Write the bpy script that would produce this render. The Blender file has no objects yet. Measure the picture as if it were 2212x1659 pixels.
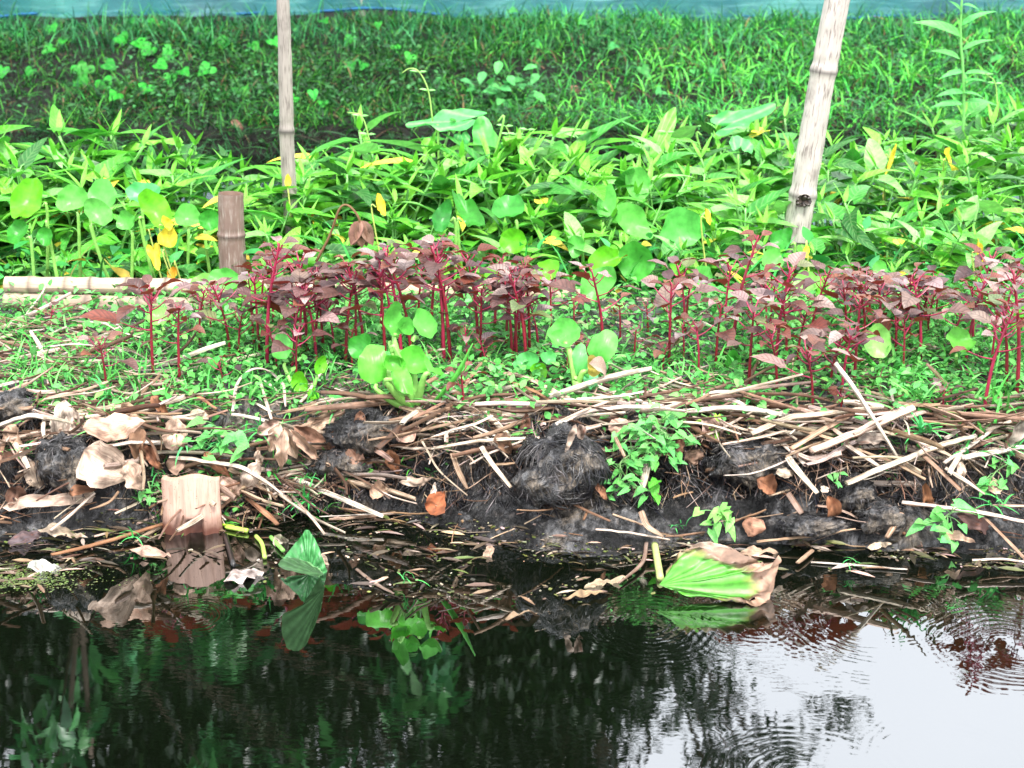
import bpy, math, random
import numpy as np
from mathutils import Vector, Matrix, noise as mnoise
R = math.radians
rnd = random.Random(11)
rng = np.random.default_rng(5)
SC = bpy.context.scene
COL = SC.collection

# ---------------------------------------------------------------- camera
CAMH, PITCH, FPX = 1.305, R(18.0), 3508.0
cd = bpy.data.cameras.new('camera'); cam = bpy.data.objects.new('camera', cd); COL.objects.link(cam)
cam.location = (0, 0, CAMH); cam.rotation_euler = (R(90) - PITCH, 0, 0)
cd.sensor_width = 36.0; cd.lens = FPX / 2212.0 * 36.0
cd.clip_start = 0.05; cd.clip_end = 400
cd.dof.use_dof = True; cd.dof.focus_distance = 3.55; cd.dof.aperture_fstop = 7.0
SC.camera = cam
SC.render.resolution_x = 1024; SC.render.resolution_y = 768

# ---------------------------------------------------------------- sky, sun, exposure
SUN_EL, SUN_AZ = R(58), R(160)          # azimuth clockwise from +Y: behind the camera, a little right
w = bpy.data.worlds.new('World'); SC.world = w; w.use_nodes = True
nt = w.node_tree; nt.nodes.clear()
out = nt.nodes.new('ShaderNodeOutputWorld'); bg = nt.nodes.new('ShaderNodeBackground')
sky = nt.nodes.new('ShaderNodeTexSky'); sky.sky_type = 'NISHITA'; sky.sun_disc = False
sky.sun_elevation = SUN_EL; sky.sun_rotation = SUN_AZ; sky.air_density = 1.0; sky.dust_density = 4.0
tc = nt.nodes.new('ShaderNodeTexCoord')
nz = nt.nodes.new('ShaderNodeTexNoise'); nz.inputs['Scale'].default_value = 2.2; nz.inputs['Detail'].default_value = 5
nt.links.new(tc.outputs['Generated'], nz.inputs['Vector'])
rp = nt.nodes.new('ShaderNodeValToRGB')
rp.color_ramp.elements[0].position = .3; rp.color_ramp.elements[0].color = (.84, .85, .88, 1)
rp.color_ramp.elements[1].position = .75; rp.color_ramp.elements[1].color = (.98, .99, 1, 1)
nt.links.new(nz.outputs['Fac'], rp.inputs['Fac'])
mx = nt.nodes.new('ShaderNodeMixRGB'); mx.inputs['Fac'].default_value = .9
cl = nt.nodes.new('ShaderNodeVectorMath'); cl.operation = 'SCALE'; cl.inputs['Scale'].default_value = 7.6; nt.links.new(rp.outputs['Color'], cl.inputs[0])   # bright overcast
nt.links.new(sky.outputs['Color'], mx.inputs['Color1']); nt.links.new(cl.outputs[0], mx.inputs['Color2'])
nt.links.new(mx.outputs['Color'], bg.inputs['Color']); bg.inputs['Strength'].default_value = 0.12
nt.links.new(bg.outputs['Background'], out.inputs['Surface'])
sl = bpy.data.lights.new('sun', 'SUN'); sun = bpy.data.objects.new('sun', sl); COL.objects.link(sun)
sl.energy = 1.5; sl.angle = R(12); sl.color = (1.0, .96, .9)
sd = Vector((math.sin(SUN_AZ) * math.cos(SUN_EL), math.cos(SUN_AZ) * math.cos(SUN_EL), math.sin(SUN_EL)))
sun.rotation_euler = sd.to_track_quat('Z', 'Y').to_euler(); sun.location = (0, 0, 9)
vs = SC.view_settings; vs.view_transform = 'Standard'; vs.look = 'None'; vs.gamma = 1.0; vs.exposure = 2.0
cy = SC.cycles; cy.max_bounces = 6; cy.diffuse_bounces = 1; cy.glossy_bounces = 3; cy.transmission_bounces = 4
cy.transparent_max_bounces = 8; cy.use_denoising = True; cy.caustics_reflective = False; cy.caustics_refractive = False

# ---------------------------------------------------------------- geometry helpers (numpy)
CP, SP = math.cos(PITCH), math.sin(PITCH)
def ray(px, py):                        # direction through a place in the view, 2212 wide
    u = (px - 1106.0) / FPX; v = (829.5 - py) / FPX
    return np.array([u, CP + v * SP, -SP + v * CP])
def at_y(px, py, Y):
    d = ray(px, py); t = Y / d[1]
    return np.array([d[0] * t, Y, CAMH + d[2] * t])
def at_z(px, py, z):
    d = ray(px, py); t = (z - CAMH) / d[2]
    return np.array([d[0] * t, d[1] * t, z])
def scale_at(Y): return FPX / (Y / CP * 1.0)   # rough px per metre
def nrm(v):
    v = np.asarray(v, float); n = np.linalg.norm(v); return v / n if n > 1e-9 else v
def frame(t, n):                        # columns: side, tip, normal
    t = nrm(t); n = np.asarray(n, float); n = nrm(n - t * np.dot(n, t)); x = np.cross(t, n)
    return np.stack([x, t, n], axis=1)
def fr_yaw(yaw, pitch, roll=0.0):
    t = np.array([math.cos(yaw) * math.cos(pitch), math.sin(yaw) * math.cos(pitch), math.sin(pitch)])
    n = np.array([-math.cos(yaw) * math.sin(pitch), -math.sin(yaw) * math.sin(pitch), math.cos(pitch)])
    s = np.cross(t, n); n2 = n * math.cos(roll) + s * math.sin(roll)
    return frame(t, n2)

class G:
    def __init__(s): s.V = []; s.Q = []; s.U = []; s.C = []; s.M = []; s.n = 0
    def add(s, v, q, uv, col, mat=0, Rm=None, off=None):
        v = np.asarray(v, float)
        if Rm is not None: v = v @ np.asarray(Rm).T
        if off is not None: v = v + np.asarray(off)
        col = np.asarray(col, float)
        if col.ndim == 1: col = np.tile(col, (len(v), 1))
        s.V.append(v); s.Q.append(np.asarray(q) + s.n); s.U.append(uv); s.C.append(col); s.M.append(np.full(len(q), mat)); s.n += len(v)
        return s
    def many(s, proto, Rs, offs, cols, mat=0):   # proto (v,q,uv); Rs (N,3,3) ; offs (N,3) ; cols (N,3)
        v, q, uv = proto; N = len(offs); k = len(v)
        V = np.einsum('nij,kj->nki', Rs, v) + offs[:, None, :]
        s.V.append(V.reshape(-1, 3)); s.Q.append((q[None] + (np.arange(N) * k)[:, None, None]).reshape(-1, 4) + s.n)
        s.U.append(np.tile(uv, (N, 1))); s.C.append(np.repeat(cols, k, axis=0)); s.M.append(np.full(N * len(q), mat)); s.n += N * k
        return s
    def build(s, name, mats, parent=None, origin=None, smooth=True):
        V = np.concatenate(s.V); Q = np.concatenate(s.Q); U = np.concatenate(s.U); C = np.concatenate(s.C); M = np.concatenate(s.M)
        if origin is not None: V = V - np.asarray(origin)
        me = bpy.data.meshes.new(name)
        me.vertices.add(len(V)); me.vertices.foreach_set('co', V.astype('f').ravel())
        me.loops.add(len(Q) * 4); me.loops.foreach_set('vertex_index', Q.astype('i').ravel())
        me.polygons.add(len(Q)); me.polygons.foreach_set('loop_start', (np.arange(len(Q)) * 4).astype('i'))
        me.polygons.foreach_set('material_index', M.astype('i'))
        if smooth: me.polygons.foreach_set('use_smooth', np.ones(len(Q), bool))
        uvl = me.uv_layers.new(name='UVMap'); uvl.data.foreach_set('uv', U[Q.ravel()].astype('f').ravel())
        ca = me.color_attributes.new('col', 'FLOAT_COLOR', 'POINT')
        ca.data.foreach_set('color', np.concatenate([C, np.ones((len(C), 1))], axis=1).astype('f').ravel())
        me.update(calc_edges=True)
        for m in (mats if isinstance(mats, (list, tuple)) else [mats]): me.materials.append(m)
        o = bpy.data.objects.new(name, me); COL.objects.link(o)
        if parent is not None: o.parent = parent
        if origin is not None and parent is None: o.location = origin
        return o
def tag(o, label=None, cat=None, group=None, kind=None):
    if label: o['label'] = label
    if cat: o['category'] = cat
    if group: o['group'] = group
    if kind: o['kind'] = kind
    return o
def thing(name, label, cat, loc=(0, 0, 0), group=None):
    o = bpy.data.objects.new(name, None); COL.objects.link(o); o.location = loc; o.empty_display_size = .05
    return tag(o, label, cat, group)
def copy_thing(root):
    r = root.copy(); COL.objects.link(r)
    for ch in root.children:
        c = ch.copy(); COL.objects.link(c); c.parent = r
        for g in ch.children:
            d = g.copy(); COL.objects.link(d); d.parent = c
    return r
def ordinal(i):
    o = ['first', 'second', 'third', 'fourth', 'fifth', 'sixth', 'seventh', 'eighth', 'ninth', 'tenth', 'eleventh', 'twelfth', 'thirteenth',
         'fourteenth', 'fifteenth', 'sixteenth', 'seventeenth', 'eighteenth', 'nineteenth']
    if i < 19: return o[i]
    tens = {20: 'twenti', 30: 'thirti', 40: 'forti', 50: 'fifti', 60: 'sixti', 70: 'seventi'}
    n = i + 1; t = n // 10 * 10
    return tens[t] + 'eth' if n == t else {20: 'twenty', 30: 'thirty', 40: 'forty', 50: 'fifty', 60: 'sixty', 70: 'seventy'}[t] + '-' + o[n - t - 1]

def grid_quads(a, b):                   # a rows, b columns of vertices
    i = np.arange(a - 1)[:, None] * b + np.arange(b - 1)[None]; i = i.ravel()
    return np.stack([i, i + 1, i + b + 1, i + b], axis=1)
PROF = {
    'ovate': lambda t: np.sin(np.pi * np.clip(t, 0, 1) ** .72) ** .85,
    'lance': lambda t: np.sin(np.pi * t ** .6) ** .9,
    'arrow': lambda t: np.where(t < .12, .55 + t / .12 * .45, np.clip((1 - t) / .88, 0, 1) ** .8),
    'blade': lambda t: np.clip(1 - t ** 2.2, 0, 1),
    'strap': lambda t: np.clip(1 - (2 * t - 1) ** 6, 0, 1) ** .5,
}
def leaf(L, W, prof='ovate', nl=7, nw=5, curl=.6, fold=.25, wave=0.0, twist=0.0, back=0.0):
    t = np.linspace(0, 1, nl); u = np.linspace(-1, 1, nw)
    ang = -curl * t + .5 * curl * 0; ds = L / (nl - 1)
    y = np.concatenate([[0], np.cumsum(np.cos(ang[:-1]) * ds)]); z = np.concatenate([[0], np.cumsum(np.sin(ang[:-1]) * ds)])
    wd = PROF[prof](t) * W / 2
    X = wd[:, None] * u[None]; Z = z[:, None] + fold * np.abs(X) + wave * wd[:, None] * np.sin(t[:, None] * 13) * (np.abs(u[None]) ** 2) * np.sign(u[None] + 1e-9) 
    Y = y[:, None] + 0 * X - back * W * np.abs(u[None]) * np.exp(-t[:, None] * 6)
    if twist:
        a = twist * t[:, None]; dz = Z - z[:, None]; X, Z = X * np.cos(a) - dz * np.sin(a), z[:, None] + X * np.sin(a) + dz * np.cos(a)
    v = np.stack([X, Y, Z], -1).reshape(-1, 3)
    uv = np.stack([np.broadcast_to(u[None], X.shape), np.broadcast_to(t[:, None], X.shape)], -1).reshape(-1, 2)
    return v, grid_quads(nl, nw), uv
def r_heart(a):    # a = 0 at the tip
    a = np.abs((a + np.pi) % (2 * np.pi) - np.pi)
    return np.where(a < 2.5, .62 + .38 * np.exp(-(a / .42) ** 2) + .1 * np.sin(np.clip((a - 1.2) / 1.3, 0, 1) * np.pi), .62 - .42 * np.clip((a - 2.5) / .64, 0, 1))
def r_round(a):
    a = np.abs((a + np.pi) % (2 * np.pi) - np.pi); return .95 + .12 * np.exp(-(a / .5) ** 2) - .12 * np.clip((a - 2.2) / .9, 0, 1)
def r_taro(a):
    a = np.abs((a + np.pi) % (2 * np.pi) - np.pi)
    return .5 + .6 * np.exp(-(a / .55) ** 2) + .33 * np.exp(-((a - 2.45) / .38) ** 2) - .38 * np.exp(-((a - 3.14) / .28) ** 2)
def polar(L, W, rf=r_round, nr=6, na=26, cup=.2, droop=0., wave=0., seed=0, off=.5, fold=0., nw=3):
    """leaf as rings round its middle; stalk meets it at the origin, tip along +Y"""
    a = np.linspace(0, 2 * np.pi, na + 1)[:-1]; rr = np.linspace(0.02, 1, nr)
    ed_ = rf(a) * (1 + (.07 * np.sin(2 * a + seed * 3) + .045 * np.sin(3 * a + seed * 7) + .025 * np.sin(7 * a + seed * 5)) * (wave > 0))
    rs = ed_[None] * rr[:, None]
    x = rs * np.sin(a)[None] * W / 2; y = rs * np.cos(a)[None] * L / 2
    q = rr[:, None]
    z = cup * (x ** 2 / (W / 2) + y ** 2 / (L / 2)) + fold * np.abs(x) - droop * np.clip(y / L, 0, 1) ** 2 * L + wave * W * q ** 3 * np.sin(nw * a + seed)[None] + wave * .6 * W * q ** 4 * np.sin((2 * nw + 1) * a + 2 * seed)[None]
    y = y + off * L
    v = np.stack([x, y, z + 0 * x], -1).reshape(-1, 3)
    i = (np.arange(nr - 1)[:, None] * na + np.arange(na)[None]); j = (np.arange(nr - 1)[:, None] * na + (np.arange(na)[None] + 1) % na)
    qd = np.stack([i.ravel(), j.ravel(), (j + na).ravel(), (i + na).ravel()], 1)[:, ::-1]
    uv = np.stack([x / (W / 2), (y / L)], -1).reshape(-1, 2)
    return v, qd, uv
def smooth_path(P, n):
    P = np.asarray(P, float); k = len(P)
    if k == 2: t = np.linspace(0, 1, n)[:, None]; return P[0] * (1 - t) + P[1] * t
    E = np.vstack([2 * P[0] - P[1], P, 2 * P[-1] - P[-2]]); res = []
    for s in np.linspace(0, k - 1 - 1e-6, n):
        i = int(s); f = s - i; a, b, c, d = E[i], E[i + 1], E[i + 2], E[i + 3]
        res.append(.5 * ((2 * b) + (c - a) * f + (2 * a - 5 * b + 4 * c - d) * f * f + (-a + 3 * b - 3 * c + d) * f ** 3))
    return np.array(res)
def tube(P, r, ns=8, n=None, flat=1.0, cap=True, up=(0, 0, 1), groove=0.0):
    """swept tube; r a number or a list along the path"""
    P = smooth_path(P, n or max(3, len(P) * 4)); k = len(P)
    r = np.interp(np.linspace(0, 1, k), np.linspace(0, 1, len(r)), r) if hasattr(r, '__len__') else np.full(k, r)
    T = np.gradient(P, axis=0); T /= np.linalg.norm(T, axis=1)[:, None] + 1e-12
    up = np.asarray(up, float); S = np.cross(T, up); bad = np.linalg.norm(S, axis=1) < .2
    S[bad] = np.cross(T[bad], [0, 1, 0]); S /= np.linalg.norm(S, axis=1)[:, None] + 1e-12; N = np.cross(S, T)
    a = np.linspace(0, 2 * np.pi, ns + 1); g = 1 + groove * np.cos(a * 5)
    V = P[:, None] + r[:, None, None] * g[None, :, None] * (S[:, None] * np.cos(a)[None, :, None] + flat * N[:, None] * np.sin(a)[None, :, None])
    L = np.concatenate([[0], np.cumsum(np.linalg.norm(np.diff(P, axis=0), axis=1))])
    uv = np.stack([np.broadcast_to(a / (2 * np.pi), (k, ns + 1)), np.broadcast_to(L[:, None], (k, ns + 1))], -1).reshape(-1, 2)
    V = V.reshape(-1, 3); Q = grid_quads(k, ns + 1)
    if cap:
        for e, idx, in ((0, 0), (k - 1, (k - 1) * (ns + 1))):
            c = len(V); V = np.vstack([V, P[e][None]]); uv = np.vstack([uv, [[.5, L[e]]]])
            ii = idx + np.arange(0, ns, 1); q = np.stack([ii, ii + 1, np.full(ns, c), np.full(ns, c)], 1)
            # triangles kept as quads by pairing edges
            q = np.stack([idx + np.arange(0, ns - 1, 2), idx + np.arange(0, ns - 1, 2) + 1, idx + np.arange(0, ns - 1, 2) + 2, np.full(len(np.arange(0, ns - 1, 2)), c)], 1)
            Q = np.vstack([Q, q if e else q[:, ::-1]])
    return V, Q, uv
def jit(c, s=.12, r=rnd):
    k = 1 + r.uniform(-s, s); return np.array([c[0] * k * (1 + r.uniform(-s, s) * .6), c[1] * k, c[2] * k * (1 + r.uniform(-s, s) * .6)])
def cols(base, n, s=.2, hue=.15):
    base = np.atleast_2d(base); b = base[rng.integers(0, len(base), n)]
    return b * (1 + rng.uniform(-s, s, (n, 1))) * (1 + rng.uniform(-hue, hue, (n, 3)))
def rot_many(yaw, pitch, roll):
    t = np.stack([np.cos(yaw) * np.cos(pitch), np.sin(yaw) * np.cos(pitch), np.sin(pitch)], -1)
    n = np.stack([-np.cos(yaw) * np.sin(pitch), -np.sin(yaw) * np.sin(pitch), np.cos(pitch)], -1)
    s = np.cross(t, n); n2 = n * np.cos(roll)[:, None] + s * np.sin(roll)[:, None]; s2 = np.cross(t, n2)
    return np.stack([s2, t, n2], axis=2)

# ---------------------------------------------------------------- materials
def newmat(name):
    m = bpy.data.materials.new(name); m.use_nodes = True; nt = m.node_tree; nt.nodes.clear()
    o = nt.nodes.new('ShaderNodeOutputMaterial'); p = nt.nodes.new('ShaderNodeBsdfPrincipled'); nt.links.new(p.outputs[0], o.inputs[0])
    return m, nt, p, o
def N(nt, t, **kw):
    n = nt.nodes.new('ShaderNode' + t)
    for k, v in kw.items():
        if k in ('operation', 'blend_type', 'data_type', 'attribute_name', 'wave_type', 'feature', 'bands_direction', 'distance', 'interpolation_type'): setattr(n, k, v)
        else: n.inputs[k].default_value = v
    return n
def mathn(nt, op, a, b=None, c=None):
    n = nt.nodes.new('ShaderNodeMath'); n.operation = op
    for i, x in enumerate((a, b, c)):
        if x is None: continue
        if isinstance(x, (int, float)): n.inputs[i].default_value = x
        else: nt.links.new(x, n.inputs[i])
    return n.outputs[0]
def mixc(nt, f, a, b, bt='MIX'):
    n = nt.nodes.new('ShaderNodeMixRGB'); n.blend_type = bt
    for i, x in enumerate((f, a, b)):
        if isinstance(x, (int, float)): n.inputs[i].default_value = x
        elif isinstance(x, tuple): n.inputs[i].default_value = (*x, 1)
        else: nt.links.new(x, n.inputs[i])
    return n.outputs[0]
def ramp(nt, f, stops, interp='LINEAR'):
    n = nt.nodes.new('ShaderNodeValToRGB'); n.color_ramp.interpolation = interp; e = n.color_ramp.elements
    while len(e) < len(stops): e.new(.5)
    for k, (p, c) in zip(e, stops): k.position = p; k.color = (*c, 1) if isinstance(c, tuple) else (c, c, c, 1)
    nt.links.new(f, n.inputs[0]); return n.outputs[0]
def noise(nt, scale, detail=4, rough=.6, vec=None, coord='Object'):
    n = nt.nodes.new('ShaderNodeTexNoise'); n.inputs['Scale'].default_value = scale; n.inputs['Detail'].default_value = detail; n.inputs['Roughness'].default_value = rough
    if vec is None: t = nt.nodes.new('ShaderNodeTexCoord'); vec = t.outputs[coord]
    nt.links.new(vec, n.inputs['Vector']); return n.outputs['Fac']
def scaled(nt, s, coord='UV'):
    t = nt.nodes.new('ShaderNodeTexCoord'); m = nt.nodes.new('ShaderNodeMapping'); m.inputs['Scale'].default_value = s
    nt.links.new(t.outputs[coord], m.inputs[0]); return m.outputs[0]
def bump(nt, h, p, strength=.3, dist=.002):
    b = nt.nodes.new('ShaderNodeBump'); b.inputs['Strength'].default_value = strength; b.inputs['Distance'].default_value = dist
    nt.links.new(h, b.inputs['Height']); nt.links.new(b.outputs[0], p.inputs['Normal'])
def leafmat(name, rough=.42, transl=.25, veins='pinnate', vf=9., vein=.35, under=None, spots=None, spec=.5, light=False, bs=.5):
    m, nt, p, o = newmat(name)
    a = N(nt, 'Attribute', attribute_name='col').outputs['Color']
    tcn = nt.nodes.new('ShaderNodeTexCoord'); sx = nt.nodes.new('ShaderNodeSeparateXYZ'); nt.links.new(tcn.outputs['UV'], sx.inputs[0])
    u, v = sx.outputs[0], sx.outputs[1]; au = mathn(nt, 'ABSOLUTE', u)
    if veins == 'pinnate':
        s = mathn(nt, 'SINE', mathn(nt, 'MULTIPLY', mathn(nt, 'SUBTRACT', v, mathn(nt, 'MULTIPLY', au, .22)), vf * 6.283))
        s = mathn(nt, 'POWER', mathn(nt, 'MULTIPLY_ADD', s, .5, .5), 4.0)
        mid = mathn(nt, 'LESS_THAN', au, .07); s = mathn(nt, 'MAXIMUM', s, mid)
    elif veins == 'parallel':
        s = mathn(nt, 'POWER', mathn(nt, 'MULTIPLY_ADD', mathn(nt, 'SINE', mathn(nt, 'MULTIPLY', u, vf * 6.283)), .5, .5), 3.0)
    else:
        ang = mathn(nt, 'ARCTAN2', u, mathn(nt, 'SUBTRACT', v, 0.02))
        s = mathn(nt, 'POWER', mathn(nt, 'MULTIPLY_ADD', mathn(nt, 'COSINE', mathn(nt, 'MULTIPLY', ang, vf)), .5, .5), 6.0)
    c = mixc(nt, mathn(nt, 'MULTIPLY', s, vein), a, (.55, .8, .35) if light else (.03, .02, .02))
    nf = noise(nt, 45, 3); c = mixc(nt, 1.0, c, ramp(nt, nf, [(.3, .72), (.7, 1.25)]), 'MULTIPLY')
    if spots:
        sp = noise(nt, 70, 2); c = mixc(nt, ramp(nt, sp, [(.66, 0.), (.72, 1.)]), c, spots)
    if under is not None:
        g = nt.nodes.new('ShaderNodeNewGeometry'); c = mixc(nt, g.outputs['Backfacing'], c, under)
    nt.links.new(c, p.inputs['Base Color']); p.inputs['Roughness'].default_value = rough; p.inputs['Specular IOR Level'].default_value = spec
    bump(nt, s, p, bs, .0012)
    if transl:
        t = nt.nodes.new('ShaderNodeBsdfTranslucent'); nt.links.new(c, t.inputs[0]); mxs = nt.nodes.new('ShaderNodeMixShader'); mxs.inputs[0].default_value = transl
        nt.links.new(p.outputs[0], mxs.inputs[1]); nt.links.new(t.outputs[0], mxs.inputs[2]); nt.links.new(mxs.outputs[0], o.inputs[0])
    return m
def colmat(name, rough=.7, nscale=60, amp=(.6, 1.35), spec=.3, bs=.0, transl=0, stripes=False, dark=(.05, .03, .02), damt=.6, rings=False):
    m, nt, p, o = newmat(name); c = N(nt, 'Attribute', attribute_name='col').outputs['Color']
    if stripes:
        sv = noise(nt, 1.0, 3, .6, scaled(nt, (22, 14, 22)))
        c = mixc(nt, mathn(nt, 'MULTIPLY', ramp(nt, sv, [(.42, 1.), (.6, 0.)]), damt), c, dark)
        bl = noise(nt, 1.0, 2, .6, scaled(nt, (2, 25, 2))); c = mixc(nt, ramp(nt, bl, [(.6, 0.), (.78, .6)]), c, (dark[0] * 2.5, dark[1] * 2.2, dark[2] * 2))
        h = sv
    else: h = noise(nt, nscale, 4)
    c = mixc(nt, 1.0, c, ramp(nt, noise(nt, nscale, 3), [(.3, amp[0]), (.7, amp[1])]), 'MULTIPLY')
    nt.links.new(c, p.inputs['Base Color']); p.inputs['Roughness'].default_value = rough; p.inputs['Specular IOR Level'].default_value = spec
    if bs: bump(nt, h, p, bs, .004)
    if transl:
        t = nt.nodes.new('ShaderNodeBsdfTranslucent'); nt.links.new(c, t.inputs[0]); mxs = nt.nodes.new('ShaderNodeMixShader'); mxs.inputs[0].default_value = transl
        nt.links.new(p.outputs[0], mxs.inputs[1]); nt.links.new(t.outputs[0], mxs.inputs[2]); nt.links.new(mxs.outputs[0], o.inputs[0])
    return m
M_am = leafmat('amaranth_leaf', .42, .22, 'pinnate', 7, .42, under=(.22, .035, .025), spec=.5)
M_amst = colmat('amaranth_stem', .35, 80, (.8, 1.2), .5)
M_kk = leafmat('spinach_leaf', .38, .2, 'pinnate', 8, .10, light=True, spec=.35)
M_hy = leafmat('hyacinth_leaf', .34, .22, 'parallel', 4, .05, spec=.3, bs=.12)
M_tar = leafmat('taro_leaf', .4, .3, 'radial', 9, .3, light=True, spec=.3)
M_heart = leafmat('heart_leaf', .45, .3, 'radial', 7, .07, light=True, spec=.2)
M_grass = colmat('grass_blade', .5, 30, (.75, 1.25), .2, transl=.2)
M_weed = leafmat('weed_leaf', .45, .25, 'pinnate', 6, .1, light=True, spec=.25)
M_straw = colmat('dry_stalk', .7, 35, (.7, 1.25), .25, .5, stripes=True, dark=(.12, .055, .025), damt=.75)
M_dry = colmat('dead_leaf', .65, 30, (.6, 1.3), .3, .5, stripes=True, dark=(.13, .05, .03), damt=.4)
M_root = colmat('root_fibre', .32, 40, (.6, 1.4), .6)
M_stem = colmat('green_stem', .4, 60, (.8, 1.2), .5)
M_bark = colmat('tree_bark', .8, 12, (.6, 1.3), .2, .4)
M_tree = colmat('tree_leaf', .35, 20, (.7, 1.3), .6, transl=.2)
def mudmat():
    m, nt, p, o = newmat('mud'); t = nt.nodes.new('ShaderNodeTexCoord')
    n1 = noise(nt, 9, 6, .65); n2 = noise(nt, 45, 5, .7)
    wv = nt.nodes.new('ShaderNodeVectorMath'); wv.operation = 'MULTIPLY_ADD'; nn_ = nt.nodes.new('ShaderNodeTexNoise'); nn_.inputs['Scale'].default_value = 14; nt.links.new(t.outputs['Object'], nn_.inputs['Vector'])
    wv.inputs[1].default_value = (4., 4., 4.); nt.links.new(nn_.outputs['Color'], wv.inputs[0]); nt.links.new(scaled(nt, (70, 40, 30), 'Object'), wv.inputs[2]); n3 = noise(nt, 1.0, 5, .7, wv.outputs[0])
    n0 = noise(nt, 5.5, 7, .7)
    c = ramp(nt, n0, [(.32, (.003, .003, .004)), (.44, (.010, .010, .011)), (.52, (.10, .10, .105)), (.60, (.16, .13, .10)), (.68, (.05, .042, .04)), (.78, (.008, .007, .008))])
    c = mixc(nt, ramp(nt, n2, [(.55, 0.), (.7, .6)]), c, (.16, .14, .13)); c = mixc(nt, 1.0, c, ramp(nt, n3, [(.38, .12), (.5, .8), (.62, 1.7)]), 'MULTIPLY')
    nt.links.new(c, p.inputs['Base Color'])
    nt.links.new(ramp(nt, n1, [(.4, .12), (.6, .45)]), p.inputs['Roughness']); p.inputs['Specular IOR Level'].default_value = .6
    h = mathn(nt, 'ADD', mathn(nt, 'MULTIPLY', n3, .7), mathn(nt, 'MULTIPLY', n2, .5)); bump(nt, h, p, 1.0, .03)
    return m
M_mud = mudmat()
def simple(name, col, rough=.8, n=20, amp=(.7, 1.3), spec=.3, bs=0):
    m, nt, p, o = newmat(name); c = ramp(nt, noise(nt, n, 5), [(.3, tuple(x * amp[0] for x in col)), (.7, tuple(x * amp[1] for x in col))])
    nt.links.new(c, p.inputs['Base Color']); p.inputs['Roughness'].default_value = rough; p.inputs['Specular IOR Level'].default_value = spec
    if bs: bump(nt, noise(nt, n * 3, 4), p, bs, .01)
    return m
M_soil = simple('bank_soil', (.004, .005, .003), .9, 14, bs=.5)  # near-black colour carries the shade of the steep far bank foot
def bamboomat(name, pale, dark, streak=.6, wet=None, holes=False):
    m, nt, p, o = newmat(name)
    s1 = noise(nt, 1.0, 5, .65, scaled(nt, (9, 7, 9))); s2 = noise(nt, 1.0, 4, .6, scaled(nt, (40, 18, 40))); b = noise(nt, 14, 4, .6)
    c = ramp(nt, s1, [(.3, tuple(x * .75 for x in pale)), (.55, pale), (.75, tuple(min(1, x * 1.15) for x in pale))])
    c = mixc(nt, mathn(nt, 'MULTIPLY', ramp(nt, s2, [(.52, 0.), (.68, 1.)]), streak), c, dark)
    c = mixc(nt, mathn(nt, 'MULTIPLY', ramp(nt, b, [(.55, 0.), (.75, 1.)]), streak * .6), c, dark)
    c = mixc(nt, 1.0, c, N(nt, 'Attribute', attribute_name='col').outputs['Color'], 'MULTIPLY')
    if holes:
        v = nt.nodes.new('ShaderNodeTexVoronoi'); v.inputs['Scale'].default_value = 1.0; nt.links.new(scaled(nt, (14, 120, 14)), v.inputs['Vector'])
        c = mixc(nt, mathn(nt, 'MULTIPLY', mathn(nt, 'LESS_THAN', v.outputs['Distance'], .13), .55), c, (.12, .05, .03))
    if wet:
        t = nt.nodes.new('ShaderNodeTexCoord'); sx = nt.nodes.new('ShaderNodeSeparateXYZ'); nt.links.new(t.outputs['Object'], sx.inputs[0])
        zz = mathn(nt, 'ADD', sx.outputs[2], mathn(nt, 'MULTIPLY', noise(nt, 22, 3), .035))
        c = mixc(nt, ramp(nt, zz, [(wet, 1.), (wet + .03, 0.)]), c, (.10, .035, .022))
    nt.links.new(c, p.inputs['Base Color']); p.inputs['Roughness'].default_value = .55; p.inputs['Specular IOR Level'].default_value = .4
    bump(nt, s2, p, .35, .002); return m
M_bpole = bamboomat('pale_bamboo', (.42, .395, .37), (.10, .08, .075), .95)
M_brail = bamboomat('weathered_bamboo', (.46, .36, .27), (.20, .12, .08), .45)
M_bstump = bamboomat('grey_brown_bamboo', (.17, .115, .095), (.42, .38, .34), .5)
M_stake = bamboomat('pale_stake_wood', (.54, .35, .28), (.27, .15, .10), .6, wet=.030, holes=True)

# ---------------------------------------------------------------- terrain
_tab = rng.random((256, 256))
def vn(x, y):
    x = np.asarray(x, float) + 100; y = np.asarray(y, float) + 100
    xi = np.floor(x).astype(int); yi = np.floor(y).astype(int); fx = x - xi; fy = y - yi
    fx = fx * fx * (3 - 2 * fx); fy = fy * fy * (3 - 2 * fy)
    g = lambda a, b: _tab[a % 256, b % 256]
    return (g(xi, yi) * (1 - fx) + g(xi + 1, yi) * fx) * (1 - fy) + (g(xi, yi + 1) * (1 - fx) + g(xi + 1, yi + 1) * fx) * fy
def fbm(x, y, s, o=4):
    r = 0; a = 1; t = 0
    for i in range(o): r = r + a * (vn(x * s + 17 * i, y * s + 31 * i) - .5); t += a; a *= .55; s *= 2.1
    return r / t * 2
WL = [(-700, 1190), (0, 1172), (150, 1165), (300, 1146), (420, 1136), (600, 1116), (700, 1108), (850, 1120), (1000, 1150), (1100, 1172), (1250, 1200), (1390, 1196), (1500, 1172), (1700, 1180), (1900, 1192), (2212, 1205), (2900, 1200)]
CR = [(-700, 900), (0, 892), (200, 900), (400, 915), (560, 905), (640, 895), (860, 872), (1000, 892), (1150, 905), (1300, 888), (1500, 880), (1650, 885), (1800, 900), (1950, 905), (2212, 890), (2900, 890)]
_wl = np.array([at_z(a, b, 0.0)[:2] for a, b in WL]); _cr = np.array([at_z(a, b, .2)[:2] for a, b in CR])
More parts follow.
